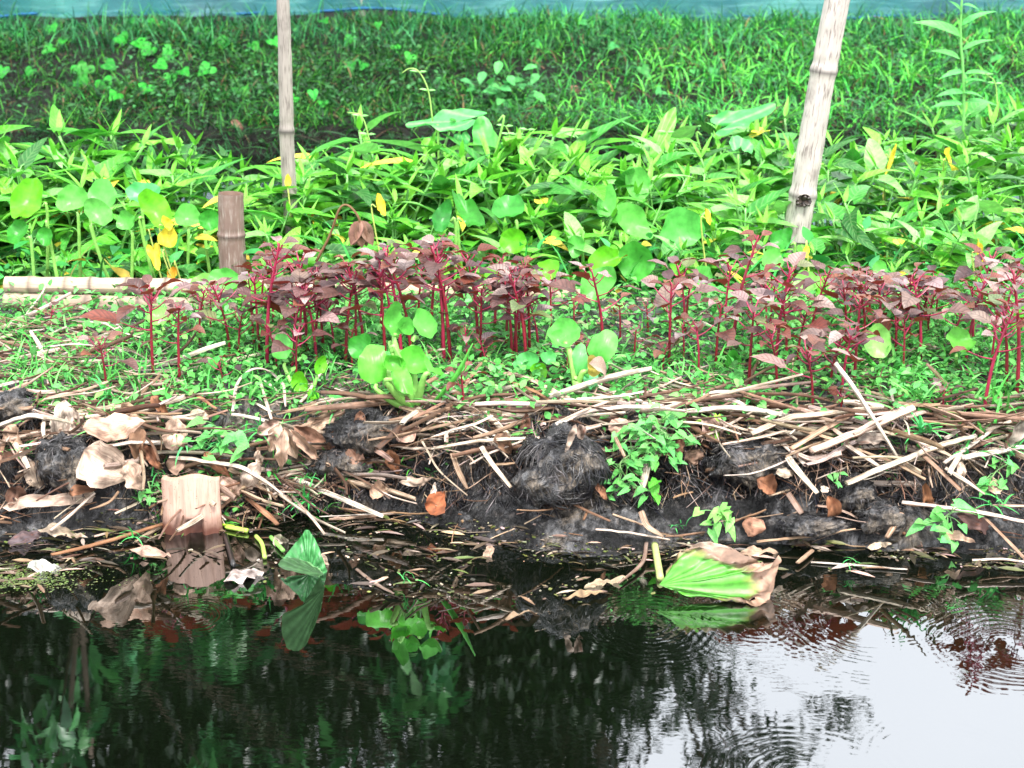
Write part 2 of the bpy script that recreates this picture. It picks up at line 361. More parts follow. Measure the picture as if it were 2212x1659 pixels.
_bk = np.array([[-9, 5.1], [-.9, 5.05], [.5, 5.1], [.75, 5.35], [1.3, 5.8], [9, 5.9]])
def ywl(x): return np.interp(x, _wl[:, 0], _wl[:, 1])
def ycr(x): return np.interp(x, _cr[:, 0], _cr[:, 1])
def sst(a, b, x): t = np.clip((x - a) / (b - a), 0, 1); return t * t * (3 - 2 * t)
def bed(x, y):
    x = np.asarray(x, float); y = np.asarray(y, float)
    w0 = ywl(x) + .03 * fbm(x, 0 * x, 6, 3); c0 = np.maximum(ycr(x) + .02 * fbm(x, 0 * x + 3, 9), w0 + .13)
    s = (y - w0) / (c0 - w0)
    z = np.where(s < 0, s * .07, np.where(s < .45, .035 * sst(0, .25, s) + .03 * sst(.15, .45, s), .065 + .13 * sst(.42, .93, s)))
    z = z + .012 * sst(1, 3, s)
    lump = fbm(x, y, 11, 4) * .062 * sst(.1, .5, s) * (1 - sst(1.0, 1.4, s)) + fbm(x + 5, y, 26, 3) * .022 * sst(-.1, .2, s)
    z = z + lump
    z = z - .15 * sst(4.16, 4.3, y)
    bk = np.interp(x, _bk[:, 0], _bk[:, 1]); z = z - .5 * sst(0, .6, y - bk)
    return z
def on_bed(px, py, lift=0.0):
    d = ray(px, py); t = np.linspace(2.2, 7, 1400); z = CAMH + d[2] * t; g = bed(d[0] * t, d[1] * t)
    g = np.maximum(g, 0.0) ; k = np.argmax(z <= g); k = k if z[k] <= g[k] else len(t) - 1
    tt = t[k] - lift; return np.array([d[0] * tt, d[1] * tt, CAMH + d[2] * tt])
def sheet(name, xs, ys, fn, mat, kind='structure'):
    X, Y = np.meshgrid(xs, ys); Z = fn(X, Y); v = np.stack([X, Y, Z], -1).reshape(-1, 3)
    g = G(); g.add(v, grid_quads(len(ys), len(xs)), np.stack([X, Y], -1).reshape(-1, 2), (.5, .5, .5))
    return tag(g.build(name, mat), kind=kind)
xs = np.concatenate([np.linspace(-6, -1.4, 60)[:-1], np.linspace(-1.4, 1.4, 420), np.linspace(1.4, 6, 60)[1:]])
ys = np.concatenate([np.linspace(2.3, 2.75, 12)[:-1], np.linspace(2.75, 3.5, 150), np.linspace(3.5, 6.6, 90)[1:]])
bed_o = sheet('mud_bank', xs, ys, bed, M_mud)

# far bank
FB = np.array([(-9, 7.45), (-1.2, 7.4), (-.4, 7.5), (.6, 7.5), (1.4, 7.5), (9, 7.5)])
def farz(x, y):
    x = np.asarray(x, float); y = np.asarray(y, float)
    s = y - np.interp(x, FB[:, 0], FB[:, 1]) - .06 * fbm(x, 0 * x, 2.2, 3)
    z = np.where(s < 0, s * .8, .10 * sst(0, .07, s) + .24 * sst(.03, 2.1, s))
    return np.maximum(z + .05 * fbm(x, y, 2.5, 4) * sst(-.1, .4, s) + .012 * s.clip(0, 6), -.8)
def on_far(px, py):
    d = ray(px, py); t = np.linspace(6.5, 13, 900); z = CAMH + d[2] * t; g = farz(d[0] * t, d[1] * t); k = np.argmax(z <= g)
    if z[k] > g[k]: return None
    return np.array([d[0] * t[k], d[1] * t[k], z[k]])
sheet('far_bank', np.linspace(-14, 14, 260), np.concatenate([np.linspace(7.0, 10.1, 90), np.linspace(10.3, 30, 30)]), farz, M_soil)

# ground that carries all of it, to the horizon, below the water
sheet('pond_bed', np.linspace(-120, 120, 9), np.linspace(-60, 160, 9), lambda X, Y: X * 0 - .9, M_soil)
sheet('land_behind', np.linspace(-120, 120, 30), np.linspace(29.5, 160, 20), lambda X, Y: farz(X * 0, np.full_like(X, 30.)) + .6 * fbm(X, Y, .05), simple('meadow', (.03, .07, .02), .9, 3))
sheet('near_bank', np.linspace(-40, 40, 60), np.concatenate([np.linspace(-30, .1, 30), np.linspace(.15, .8, 8)]), lambda X, Y: .12 - .9 * sst(-.1, .8, Y) + .05 * fbm(X, Y, .8), simple('near_soil', (.05, .06, .025), .9, 5))

# water
def watermat():
    m, nt, p, o = newmat('pond_water'); t = nt.nodes.new('ShaderNodeTexCoord'); V = t.outputs['Object']
    h = None
    # ring ripples: (centre x, y), wavelength, inner, outer radius, amplitude
    def c_(px, py): q = at_z(px, py, 0); return q[0], q[1]
    rings = [(*c_(425, 1175), .013, .02, .13, .45), (*c_(1640, 1350), .017, .04, .18, .35), (*c_(2050, 1640), .016, .09, .15, .4), (*c_(1890, 1330), .015, .1, .3, .4),
             (*c_(2190, 1400), .016, .05, .22, .6), (*c_(1400, 1350), .015, .02, .17, .6), (*c_(420, 1330), .012, .0, .1, .35), (*c_(1740, 1690), .018, .05, .2, .3)]
    sx = nt.nodes.new('ShaderNodeSeparateXYZ'); nt.links.new(V, sx.inputs[0]); X, Y = sx.outputs[0], sx.outputs[1]
    wob = mathn(nt, 'MULTIPLY', mathn(nt, 'SUBTRACT', noise(nt, 9, 2, vec=V), .5), .05)
    for cx, cy_, wl, r0, r1, am in rings:
        am *= .42
        dx = mathn(nt, 'SUBTRACT', X, cx); dy = mathn(nt, 'SUBTRACT', Y, cy_)
        r = mathn(nt, 'SQRT', mathn(nt, 'ADD', mathn(nt, 'MULTIPLY', dx, dx), mathn(nt, 'MULTIPLY', dy, dy))); r = mathn(nt, 'ADD', r, wob)
        s = mathn(nt, 'SINE', mathn(nt, 'MULTIPLY', r, 6.2832 / wl))
        mr = nt.nodes.new('ShaderNodeMapRange'); mr.interpolation_type = 'SMOOTHSTEP'; nt.links.new(r, mr.inputs[0])
        mr.inputs[1].default_value = r1; mr.inputs[2].default_value = r1 * .45 + r0 * .55; mr.inputs[3].default_value = 0; mr.inputs[4].default_value = 1
        mi = nt.nodes.new('ShaderNodeMapRange'); nt.links.new(r, mi.inputs[0]); mi.inputs[1].default_value = r0 * .6; mi.inputs[2].default_value = r0 + .02
        k = mathn(nt, 'MULTIPLY', mathn(nt, 'MULTIPLY', s, mathn(nt, 'MULTIPLY', mr.outputs[0], mi.outputs[0])), am * wl / .024)
        h = k if h is None else mathn(nt, 'ADD', h, k)
    # faint wind texture, stronger near the bank on the right
    wn = mathn(nt, 'MULTIPLY', mathn(nt, 'SUBTRACT', noise(nt, 1.0, 3, .6, scaled(nt, (9, 26, 1), 'Object')), .5), .5)
    patch = ramp(nt, noise(nt, 2.2, 2, vec=V), [(.42, .12), (.62, 1.)])
    h = mathn(nt, 'MULTIPLY', h, ramp(nt, noise(nt, 7.0, 2, vec=V), [(.38, .1), (.6, 1.1)]))
    h = mathn(nt, 'ADD', h, mathn(nt, 'MULTIPLY', wn, patch))
    fine = mathn(nt, 'MULTIPLY', mathn(nt, 'SUBTRACT', noise(nt, 1.0, 2, .5, scaled(nt, (35, 80, 1), 'Object')), .5), .15)
    h = mathn(nt, 'ADD', h, mathn(nt, 'MULTIPLY', fine, patch))
    b = nt.nodes.new('ShaderNodeBump'); b.inputs['Strength'].default_value = 1.0; b.inputs['Distance'].default_value = .00045; nt.links.new(h, b.inputs['Height'])
    nt.nodes.remove(p)
    g = nt.nodes.new('ShaderNodeBsdfGlossy'); g.inputs['Roughness'].default_value = 0.0; g.inputs['Color'].default_value = (.93, .96, 1, 1); nt.links.new(b.outputs[0], g.inputs['Normal'])
    d = nt.nodes.new('ShaderNodeBsdfDiffuse'); d.inputs['Color'].default_value = (.0020, .0034, .0016, 1)
    f = nt.nodes.new('ShaderNodeFresnel'); f.inputs['IOR'].default_value = 3.1; nt.links.new(b.outputs[0], f.inputs['Normal'])
    mxs = nt.nodes.new('ShaderNodeMixShader'); nt.links.new(f.outputs[0], mxs.inputs[0]); nt.links.new(d.outputs[0], mxs.inputs[1]); nt.links.new(g.outputs[0], mxs.inputs[2])
    nt.links.new(mxs.outputs[0], o.inputs[0]); return m
sheet('water', np.linspace(-60, 60, 5), np.array([-1., 3, 5, 7, 12.]), lambda X, Y: X * 0, watermat())

# ---------------------------------------------------------------- blue net fence along the top of the far bank
def netmat():
    m, nt, p, o = newmat('shade_net'); t = nt.nodes.new('ShaderNodeTexCoord')
    c = ramp(nt, noise(nt, .9, 4, .6), [(.3, (.0, .05, .09)), (.5, (.01, .18, .20)), (.7, (.10, .42, .36))])
    st = noise(nt, 1.0, 4, .7, scaled(nt, (3, 3, 40), 'Object')); c = mixc(nt, ramp(nt, st, [(.5, 0.), (.7, .5)]), c, (.25, .6, .6))
    nt.links.new(c, p.inputs['Base Color']); p.inputs['Roughness'].default_value = .6
    v = scaled(nt, (420, 420, 420), 'Object'); sx = nt.nodes.new('ShaderNodeSeparateXYZ'); nt.links.new(v, sx.inputs[0])
    a = mathn(nt, 'GREATER_THAN', mathn(nt, 'ABSOLUTE', mathn(nt, 'SINE', sx.outputs[0])), .45); b = mathn(nt, 'GREATER_THAN', mathn(nt, 'ABSOLUTE', mathn(nt, 'SINE', sx.outputs[2])), .45)
    hole = mathn(nt, 'MULTIPLY', mathn(nt, 'MULTIPLY', a, b), .45)
    tr = nt.nodes.new('ShaderNodeBsdfTransparent'); tl = nt.nodes.new('ShaderNodeBsdfTranslucent'); nt.links.new(c, tl.inputs[0])
    m1 = nt.nodes.new('ShaderNodeMixShader'); m1.inputs[0].default_value = .4; nt.links.new(p.outputs[0], m1.inputs[1]); nt.links.new(tl.outputs[0], m1.inputs[2])
    m2 = nt.nodes.new('ShaderNodeMixShader'); nt.links.new(hole, m2.inputs[0]); nt.links.new(m1.outputs[0], m2.inputs[1]); nt.links.new(tr.outputs[0], m2.inputs[2])
    nt.links.new(m2.outputs[0], o.inputs[0]); return m
M_net = netmat(); M_rope = simple('rope_blue', (.01, .09, .22), .7)
NETY = 9.85
nx = np.linspace(-7, 7, 240); nzv = np.linspace(0, 1, 24)
def net_bot(x): return farz(x, np.full_like(x, NETY)) + .01 + .05 * (vn(x * 1.3, x * 0) - .3)
X, T = np.meshgrid(nx, nzv); Zb = net_bot(X)
Z = Zb + (1.62 - Zb) * T + .05 * np.sin(X * 1.8) * (T > .99)
Y = NETY + .05 * fbm(X, T * .6, 2.0, 4) + .03 * np.sin(X * 9 + 3 * vn(X, X * 0)) * (1 - T * .5) - .12 * np.exp(-T * 9) * (vn(X * 2, X * 0 + 4))
nf = thing('net_fence', 'blue-green mesh net fence standing along the top of the grassy far bank', 'net fence', (0, NETY, .5))
g = G(); g.add(np.stack([X, Y, Z], -1).reshape(-1, 3), grid_quads(24, 240), np.stack([X, T], -1).reshape(-1, 2), (1, 1, 1))
g.build('net', M_net, nf, origin=(0, NETY, .5)); nf.children[0].location = (0, 0, 0)
for xx in np.arange(-6.3, 6.5, 1.8):
    g = G(); g.add(*tube([(xx, NETY + .07, .2), (xx + .02, NETY + .07, 1.75)], .022, 8), (.8, .8, .75)); g.build('post', M_bpole, nf, origin=(0, NETY, .5))
g = G(); xx = np.linspace(-7, 7, 90); g.add(*tube(np.stack([xx, np.full(90, NETY - .02), net_bot(xx) + .015], -1), .010, 6, n=180), (1, 1, 1)); g.build('hem_rope', M_rope, nf, origin=(0, NETY, .5))

# ---------------------------------------------------------------- trees beyond the far bank (seen mirrored in the water)
def leafcloud(g, c, r, n, L, base, squash=.8, hang=.3):
    d = rng.normal(size=(n, 3)); d /= np.linalg.norm(d, axis=1)[:, None]; rad = r * rng.random((n, 1)) ** .45
    off = np.array(c) + d * rad * [1, 1, squash]
    Rm = rot_many(rng.uniform(0, 6.28, n), rng.uniform(-1.2, .3, n) - hang * .4, rng.uniform(-.8, .8, n)) * rng.uniform(.7, 1.3, (n, 1, 1))
    g.many(leaf(L, L * .3, 'lance', 4, 3, .6, .2), Rm, off, cols(base, n, .35))
def tree(name, label, loc, H, clumps, base, L=.15, trunk=.16, lean=0., n=650, group='trees behind the net'):
    x, y = loc; z0 = float(farz(np.array(x), np.array(y))) - .05
    root = thing(name, label, 'tree', (x, y, z0), group)
    tr = G(); top = np.array([x + lean, y, H * .8]); tr.add(*tube([(x, y, z0 - .1), (x + lean * .3, y + .1, H * .4), tuple(top)], [trunk, trunk * .7, trunk * .3], 9), (.12, .09, .07))
    cr = G()
    for (cx, cy_, cz, r) in clumps:
        st = np.array([x + lean * .3, y + .1, H * .4]) * .5 + top * .5 if cz > H * .5 else np.array([x, y, H * .3])
        mid = (st + np.array([cx, cy_, cz])) / 2 + [0, 0, -.1 * r]
        tr.add(*tube([st, mid, (cx, cy_, cz)], [trunk * .35, trunk * .2, trunk * .07], 6), (.12, .09, .07))
        leafcloud(cr, (cx, cy_, cz), r, int(n * r * r), L, base)
    tr.build('trunk', M_bark, root, origin=(x, y, z0)); cr.build('crown', M_tree, root, origin=(x, y, z0)); return root
DK = [(.008, .026, .008), (.011, .034, .011), (.016, .04, .010)]
def clumps(x, y, z0, z1, rx, n, r=(.6, 1.2), seed=1):
    q = random.Random(seed); return [(x + q.uniform(-rx, rx), y + q.uniform(-.9, .9), q.uniform(z0, z1), q.uniform(*r)) for _ in range(n)]
tree('broadleaf_tree', 'dense dark broadleaf tree mirrored at the left of the pond', (-4.2, 12.2), 8, clumps(-4, 12.2, 2.4, 8.2, 2.0, 34, (.9, 1.3), 3), DK, n=900)
tree('broadleaf_tree', 'dark spreading tree mirrored left of the middle of the pond', (-1.6, 12.8), 9, clumps(-1.5, 12.8, 3.0, 8.6, 1.6, 34, (.9, 1.2), 5), DK, n=850)
tree('broadleaf_tree', 'tall dark tree mirrored at the ragged edge of the bright sky patch', (.55, 12.6), 9, clumps(.42, 12.6, 3.4, 7.9, .98, 46, (.5, .85), 8), DK, n=1500)
lt = [(.06, .24, .07), (.08, .28, .08), (.04, .18, .06)]  # greens brightened so the underlit sprays look lit
tree('young_tree', 'small long-leaved tree with sprays coloured as if lit, mirrored in the dark left water', (-3.0, 10.2), 6, clumps(-2.0, 9.9, 3.1, 5.0, 1.3, 16, (.25, .42), 11), lt, L=.24, trunk=.05, n=420, group='small trees behind the net')
tree('slender_tree', 'slender tree whose top hangs over the lower edge of the mirrored sky', (1.0, 13.6), 8.5, clumps(2.45, 13.2, 6.3, 7.3, .75, 11, (.25, .45), 21), DK, trunk=.07, lean=.3, n=900)

# ---------------------------------------------------------------- far bank growth
n = 70000
gx = rng.uniform(-5.5, 5.5, n); gy = np.interp(gx, FB[:, 0], FB[:, 1]) + np.abs(rng.uniform(-.0, 1.0, n)) ** 1.15 * 2.3 - .0; gz = farz(gx, gy)
keep = (gz > .0) & (gy < 9.9) & (rng.random(n) < .35 + .65 * sst(.3, .6, vn(gx * 2.5, gy * 2.5))); gx, gy, gz = gx[keep], gy[keep], gz[keep]; n = len(gx)
g = G(); P4 = leaf(1, .055, 'blade', 5, 2, 1.5, 0)
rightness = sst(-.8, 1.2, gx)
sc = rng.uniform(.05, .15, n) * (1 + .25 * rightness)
cg = cols([(.025, .15, .03), (.04, .24, .035), (.08, .33, .04), (.02, .09, .03)], n, .45, .2) * (.62 + 1.2 * rightness[:, None])  # darker left and brighter right: light along the bank put into grass colour
br = rng.random(n) < .07; cg[br] = cols([(.17, .12, .06), (.1, .06, .03)], br.sum(), .4)
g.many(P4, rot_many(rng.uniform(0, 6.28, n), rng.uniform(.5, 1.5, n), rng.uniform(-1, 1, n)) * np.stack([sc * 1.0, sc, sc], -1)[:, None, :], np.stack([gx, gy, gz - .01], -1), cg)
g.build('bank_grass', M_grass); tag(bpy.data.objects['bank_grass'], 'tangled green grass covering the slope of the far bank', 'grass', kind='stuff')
n = 26000
gx = rng.uniform(-5.5, 5.5, n); gy = np.interp(gx, FB[:, 0], FB[:, 1]) + rng.uniform(-.04, 1.8, n); gz = farz(gx, gy); keep = (gz > -.02) & (rng.random(n) < .25 + .75 * sst(.45, .6, vn(gx * 1.7 + 9, gy * 1.7))); gx, gy, gz = gx[keep], gy[keep], gz[keep]; n = len(gx)
g = G(); P = leaf(1, .6, 'ovate', 3, 3, .6, .2); sc = rng.uniform(.015, .04, n)
g.many(P, rot_many(rng.uniform(0, 6.28, n), rng.uniform(-.5, .8, n), rng.uniform(-.8, .8, n)) * sc[:, None, None], np.stack([gx, gy, gz + rng.uniform(0, .09, n)], -1), cols([(.02, .12, .03), (.03, .17, .045), (.015, .08, .03)], n, .4))
g.build('bank_undergrowth', M_weed); tag(bpy.data.objects['bank_undergrowth'], 'low small-leaved weeds creeping through the grass of the far bank', 'undergrowth', kind='stuff')
# taller grass at the top, over the hem of the net
n = 5000; gx = rng.uniform(-5.5, 5.5, n); gy = rng.uniform(8.9, 9.82, n); gz = farz(gx, gy); g = G(); P = leaf(1, .03, 'blade', 6, 2, 1.2, 0); sc = rng.uniform(.10, .26, n)
g.many(P, rot_many(rng.uniform(0, 6.28, n), rng.uniform(.9, 1.5, n), rng.uniform(-1, 1, n)) * sc[:, None, None], np.stack([gx, gy, gz - .01], -1), cols([(.02, .14, .05), (.03, .2, .06), (.05, .24, .08)], n, .4))
g.build('tall_grass', M_grass); tag(bpy.data.objects['tall_grass'], 'taller grass growing against the foot of the net', 'grass', kind='stuff')
# hanging dead stems at the foot of the far bank
n = 3500; gx = rng.uniform(-5, 5, n); gy = np.interp(gx, FB[:, 0], FB[:, 1]) + rng.uniform(-.06, .06, n); gz = farz(gx, gy)
g = G(); P = leaf(1, .045, 'blade', 5, 2, 1.0, 0); sc = rng.uniform(.06, .16, n)
g.many(P, rot_many(rng.uniform(3.3, 6.1, n), rng.uniform(-.8, .7, n), rng.uniform(-1, 1, n)) * sc[:, None, None], np.stack([gx, gy, gz + .08], -1), cols([(.02, .018, .01), (.015, .07, .02), (.02, .11, .03), (.012, .05, .015)], n, .5))
g.build('hanging_debris', M_grass); tag(bpy.data.objects['hanging_debris'], 'thin dead stems hanging over the dark foot of the far bank', 'debris', kind='stuff')

def hvine(px, py, s, col, yaw=None, k=1, label=None):
    py = max(py, 52); p = on_far(px, py)
    while p is None or p[1] > NETY - .15: py += 4; p = on_far(px, py)
    p = p + np.array([0, -.07, .05]); q = np.array([p[0] + rnd.uniform(-.05, .05), p[1] + .07, max(float(farz(p[0], p[1] + .07)) - .01, .0)])
    root = thing('heart_leaf_vine', label, 'vine', tuple(q), 'heart-leaved vines on the far bank')
    g = G(); 
    for i in range(k):
        pp = p + (np.array([rnd.uniform(-.09, .09), rnd.uniform(-.03, .03), rnd.uniform(-.06, .06)]) if i else 0)
        g = G(); g.add(*tube([q, (q + pp) / 2 + [rnd.uniform(-.02, .02), -.01, .02], pp], .0022, 5), (.06, .2, .06)); st = g.build('stalk', M_stem, root, origin=q)
        g = G(); t = nrm([rnd.uniform(-.7, .7), -.6, rnd.uniform(-.9, -.1)]); fr = frame(t, [rnd.uniform(-.4, .4), -1, .75])
        g.add(*polar(s, s * .92, r_heart, 5, 22, cup=-.1, droop=.15, wave=.02, seed=rnd.random() * 6, fold=.15, off=.36), jit(col, .25), Rm=fr, off=pp); g.build('leaf', M_heart, root, origin=q)
    return root
HV = [(118, 40), (260, 92, 2), (205, 150, 2), (185, 175, 2), (345, 112), (300, 100), (150, 100, 1), (45, 80), (230, 150), (340, 150), (395, 165, 2), (330, 195), (268, 215), (225, 180), (130, 115), (290, 18), (500, 90), (590, 95), (440, 70),
      (545, 105), (650, 222, 1), (703, 233, 2), (20, 155), (85, 160), (350, 30), (760, 147, 2), (820, 60, 1), (893, 128, 1), (855, 110), (960, 185), (1010, 205), (1095, 14, 2), (1150, 105, 1), (1588, 65, 2), (1540, 160), (1490, 165), (1585, 175), (1430, 210), (1380, 155),
      (385, 115), (470, 155), (520, 200), (600, 250), (700, 45), (1250, 60), (1330, 110), (2150, 130), (2100, 80), (1950, 130), (770, 90)]
HV.sort()
for i, h in enumerate(HV):
    cc = (.025, .31, .03) if h[0] < 900 else (.05, .3, .07)
    hvine(h[0], h[1], rnd.uniform(.08, .125) * (1.15 if h[0] < 700 else .9), cc, k=h[2] if len(h) > 2 else 1,
          label=f'bright heart-leaved vine with {["one leaf", "two leaves"][(h[2] if len(h) > 2 else 1) - 1]} on the far bank, {ordinal(i)} from the left')
# leafy bush
def pot_bush():
    c = on_far(1100, 215); q = c + [0, .05, -.05]
    root = thing('leafy_bush', 'small bush of glossy oval leaves low on the far bank above the dark water', 'bush', tuple(q))
    s = G(); f = G()
    for i in range(46):
        px = 1100 + rnd.gauss(0, 45); py = 205 + rnd.gauss(0, 42); p = at_y(px, py, c[1] - .12 - rnd.random() * .1)
        s.add(*tube([q, (q + p) / 2 + [0, 0, .03], p], .0025, 5), (.07, .2, .06))
        t = nrm([rnd.uniform(-1, 1), -.5, rnd.uniform(-.6, .5)]); f.add(*leaf(rnd.uniform(.055, .085), .045, 'ovate', 6, 5, .6, .2), jit((.07, .36, .09), .3), Rm=frame(t, [0, -.7, 1]), off=p)
    s.build('stems', M_stem, root, origin=q); f.build('foliage', M_weed, root, origin=q)
pot_bush()
def dead_on_far(px, py, s, lab):
    p = on_far(px, py) + np.array([0, -.06, .04]); g = G(); g.add(*leaf(s, s * .45, 'ovate', 9, 5, 1.0, .4, .15), (.28, .15, .11), Rm=frame([rnd.uniform(-1, 1), -.2, -.5], [0, -1, .5]), off=(0, 0, 0))
    o = g.build('dead_leaf', M_dry); o.location = p; tag(o, lab, 'dead leaf')
dead_on_far(1240, 195, .11, 'brown curled dead leaf caught in the far bank grass')
dead_on_far(505, 275, .07, 'small pinkish dead leaf at the foot of the far bank')

# ---------------------------------------------------------------- bamboo
def bamboo(name, label, P, r, mat, nodes, cat, ns=20, colr=(1, 1, 1), group=None, hole=None, open_top=False, extra=None):
    P = np.array(P, float); Q = smooth_path(P, 90); L = np.concatenate([[0], np.cumsum(np.linalg.norm(np.diff(Q, axis=0), axis=1))]); L /= L[-1]
    rr = np.interp(L, np.linspace(0, 1, len(r)), r)
    root = thing(name, label, cat, tuple(P[0]), group)
    for nd in nodes: rr = rr * (1 + .12 * np.exp(-((L - nd) / .012) ** 2)) * (1 - .04 * np.exp(-((L - nd - .028) / .012) ** 2))
    v, q, uv = tube(Q, rr, ns, n=len(Q), cap=not open_top)
    k = np.floor(uv[:, 1] * 3); uv = uv.copy()
    cc = np.tile(np.array(colr, float), (len(v), 1))
    for nd in nodes:
        d = np.abs(np.interp(uv[:, 1], L * uv[:, 1].max(), L) - nd); cc *= (1 - .75 * np.exp(-(d / .007) ** 2))[:, None]
    v = v + (fbm(v[:, 0] * 1 + v[:, 1], v[:, 2], 30, 3) * rr.mean() * .06)[:, None] * np.array([1, .3, 0])
    g = G(); g.add(v, q, uv, cc)
    if open_top:
        a = np.linspace(0, 2 * np.pi, ns + 1); T = nrm(Q[-1] - Q[-3]); S = nrm(np.cross(T, [0, 0, 1]) if abs(T[2]) < .9 else np.cross(T, [0, 1, 0])); Nn = np.cross(S, T)
        prof = [(rr[-1], 0), (rr[-1] * .8, 0), (rr[-1] * .78, -.06), (0.001, -.062)]
        V = np.concatenate([Q[-1] + pr * (S * np.cos(a)[:, None] + Nn * np.sin(a)[:, None]) + T * pz for pr, pz in prof])
        g.add(V, grid_quads(4, ns + 1)[:, ::-1], np.zeros((len(V), 2)), (.7, .6, .5))
    g.build('culm', mat, root, origin=P[0])
    if extra: extra(root, Q, rr, P[0])
    return root
YP = 4.46
def knot(root, Q, rr, org):             # broken-off branch knot
    c = at_y(1733, 432, YP - .03); g = G(); 
    for i in range(9):
        a = i * .7; d = np.array([math.cos(a) * .019, -.01 - .006 * (i % 3), math.sin(a) * .015]); g.add(*tube([c + d * .3, c + d + [0, -.006, 0]], [.009, .004], 6), (.045, .035, .028))
    v, q, uv = polar(.04, .045, r_round, 4, 16, cup=.5, wave=.08, seed=2, off=0); g.add(v, q, uv, (.03, .022, .018), Rm=frame([0, 0, 1], [0, -1, 0.1]), off=c + np.array([0, -.012, 0]))
    g.build('branch_knot', M_root, root, origin=org)
b0 = at_y(1700, 590, YP); b0[2] -= .12
bamboo('bamboo_pole', 'thick pale leaning bamboo pole with a dark broken knot, on the right', [b0, at_y(1733, 425, YP), at_y(1778, 160, YP), at_y(1812, -18, YP)], [.036, .037, .035, .034], M_bpole, [.385, .765], 'bamboo pole', extra=knot, colr=(1.1, 1.06, 1.04))
YL = 4.64; b1 = at_y(630, 440, YL); b1[2] = .0
bamboo('bamboo_pole', 'thin weathered grey bamboo pole standing upright on the left', [b1, at_y(622, 350, YL), at_y(618, 215, YL), at_y(611, -22, YL)], [.021, .021, .0205, .018], M_bpole, [.12, .585], 'bamboo pole', colr=(.72, .68, .66))
YS = 4.2; b2 = at_y(501, 600, YS); b2[2] = .1
bamboo('bamboo_stump', 'short grey-brown sawn bamboo stump among the green leaves', [b2, at_y(499, 463, YS), at_y(499, 418, YS)], [.037, .036, .033], M_bstump, [.70], 'bamboo stump', open_top=True)
def rail(p0, p1, r, lab, name='bamboo_rail', c=(1, 1, 1), Y=4.12, n=5, mid=None, mat=None):
    a = at_y(*p0, Y); b = at_y(*p1, Y); pts = [a, b] if mid is None else [a, at_y(*mid, Y), b]
    bamboo(name, lab, pts, [r, r * .97], mat or M_brail, [(i + .5) / n + rnd.uniform(-.04, .04) for i in range(n)], 'bamboo rail', ns=14, colr=c, group='bamboo rails edging the bed')
rail((12, 616), (700, 624), .023, 'pale upper bamboo rail lying at the left behind the red plants', Y=4.10, n=9)
rail((10, 652), (640, 666), .022, 'greyish lower bamboo rail lying in front of the pale one at left', Y=4.02, c=(.72, .68, .68), n=5)
rail((640, 622), (1252, 642), .022, 'bamboo rail behind the middle red plants, uppermost there', Y=4.14, n=5, c=(1, .93, .88))
rail((650, 672), (1240, 684), .018, 'weathered bamboo rail in the middle lying below the uppermost one', Y=4.06, c=(.6, .55, .55), n=4)
rail((905, 708), (1650, 722), .010, 'thin bamboo rail lying low behind the middle plants', Y=3.93, c=(.75, .68, .66), n=6)
rail((1270, 655), (1700, 664), .018, 'short pale bamboo rail behind the plants right of the middle', Y=4.1, n=3)
rail((1690, 640), (2260, 652), .015, 'dark weathered bamboo rail half hidden at the right', Y=4.12, n=5, c=(.4, .34, .32))
YB = on_bed(1818, 668)[1]
g = G(); a = at_y(1815, 672, YB); b = at_y(1829, 583, YB); g.add(*tube([a - [0, 0, .03], b], [.009, .0075], 8, groove=.08), (.22, .13, .06)); o = g.build('short_stick', M_straw, origin=a); tag(o, 'short brown stick standing upright among the plants near the leaning pole', 'stick')

# half-round stake in the water
def stake():
    Y0 = at_z(418, 1150, -.005)[1]; c = at_y(418, 1152, Y0); c[2] = 0; W = .058
    top = at_y(418, 1022, Y0 + .02)[2]
    na, nz_ = 33, 30; a = np.linspace(-1.25, 1.25, na); V = []; 
    ztop = top + .004 * np.sin(a * 4 + 1) - .004 * np.abs(a) ** 3
    def surf(rad, sgn):
        zz = np.linspace(-.09, 1, nz_)[:, None]; Z = np.where(zz < 0, zz, zz * ztop[None]); 
        dent = .007 * np.exp(-((a[None] + .35) / .12) ** 2) + .005 * np.exp(-((a[None] - .75) / .15) ** 2) + .018 * sst(.30, .22, np.abs(a[None] - .12)) * (Z < .032) + .004 * np.exp(-((a[None] - .30) / .03) ** 2)
        fl = 1 + .06 * sst(.5, -.2, Z / top)
        X = np.sin(a)[None] * rad * fl / math.sin(1.25); Y = -np.cos(a)[None] * rad * .55 + dent * (sgn > 0) + 0 * Z + Z * .12
        return np.stack([X + 0 * Z, Y, Z + 0 * X], -1).reshape(-1, 3)
    v1 = surf(W, 1); v2 = surf(W * .97, 0) + [0, .022, 0]; q = grid_quads(nz_, na)
    uv = np.stack([np.tile((a + 1.25) / 2.5, nz_), v1[:, 2]], -1); g = G(); g.add(v1, q, uv, (1, 1, 1)); g.add(v2, q[:, ::-1], uv, (.8, .75, .7))
    e = lambda i: i * na; idx = np.arange(nz_ - 1); n0 = len(v1); allv = np.vstack([v1, v2]); Q = []
    for i in idx: Q += [[i * na, (i + 1) * na, n0 + (i + 1) * na, n0 + i * na], [i * na + na - 1, n0 + i * na + na - 1, n0 + (i + 1) * na + na - 1, (i + 1) * na + na - 1]]
    for j in range(na - 1): Q.append([(nz_ - 1) * na + j, (nz_ - 1) * na + j + 1, n0 + (nz_ - 1) * na + j + 1, n0 + (nz_ - 1) * na + j])
    g.add(allv, np.array(Q), np.vstack([uv, uv]), (.9, .85, .8))
    o = g.build('wooden_stake', M_stake); o.location = c; o.rotation_euler = (0, 0, R(2)); tag(o, 'broad pale half-round stake with a wet dark foot standing in the water', 'stake')
stake()

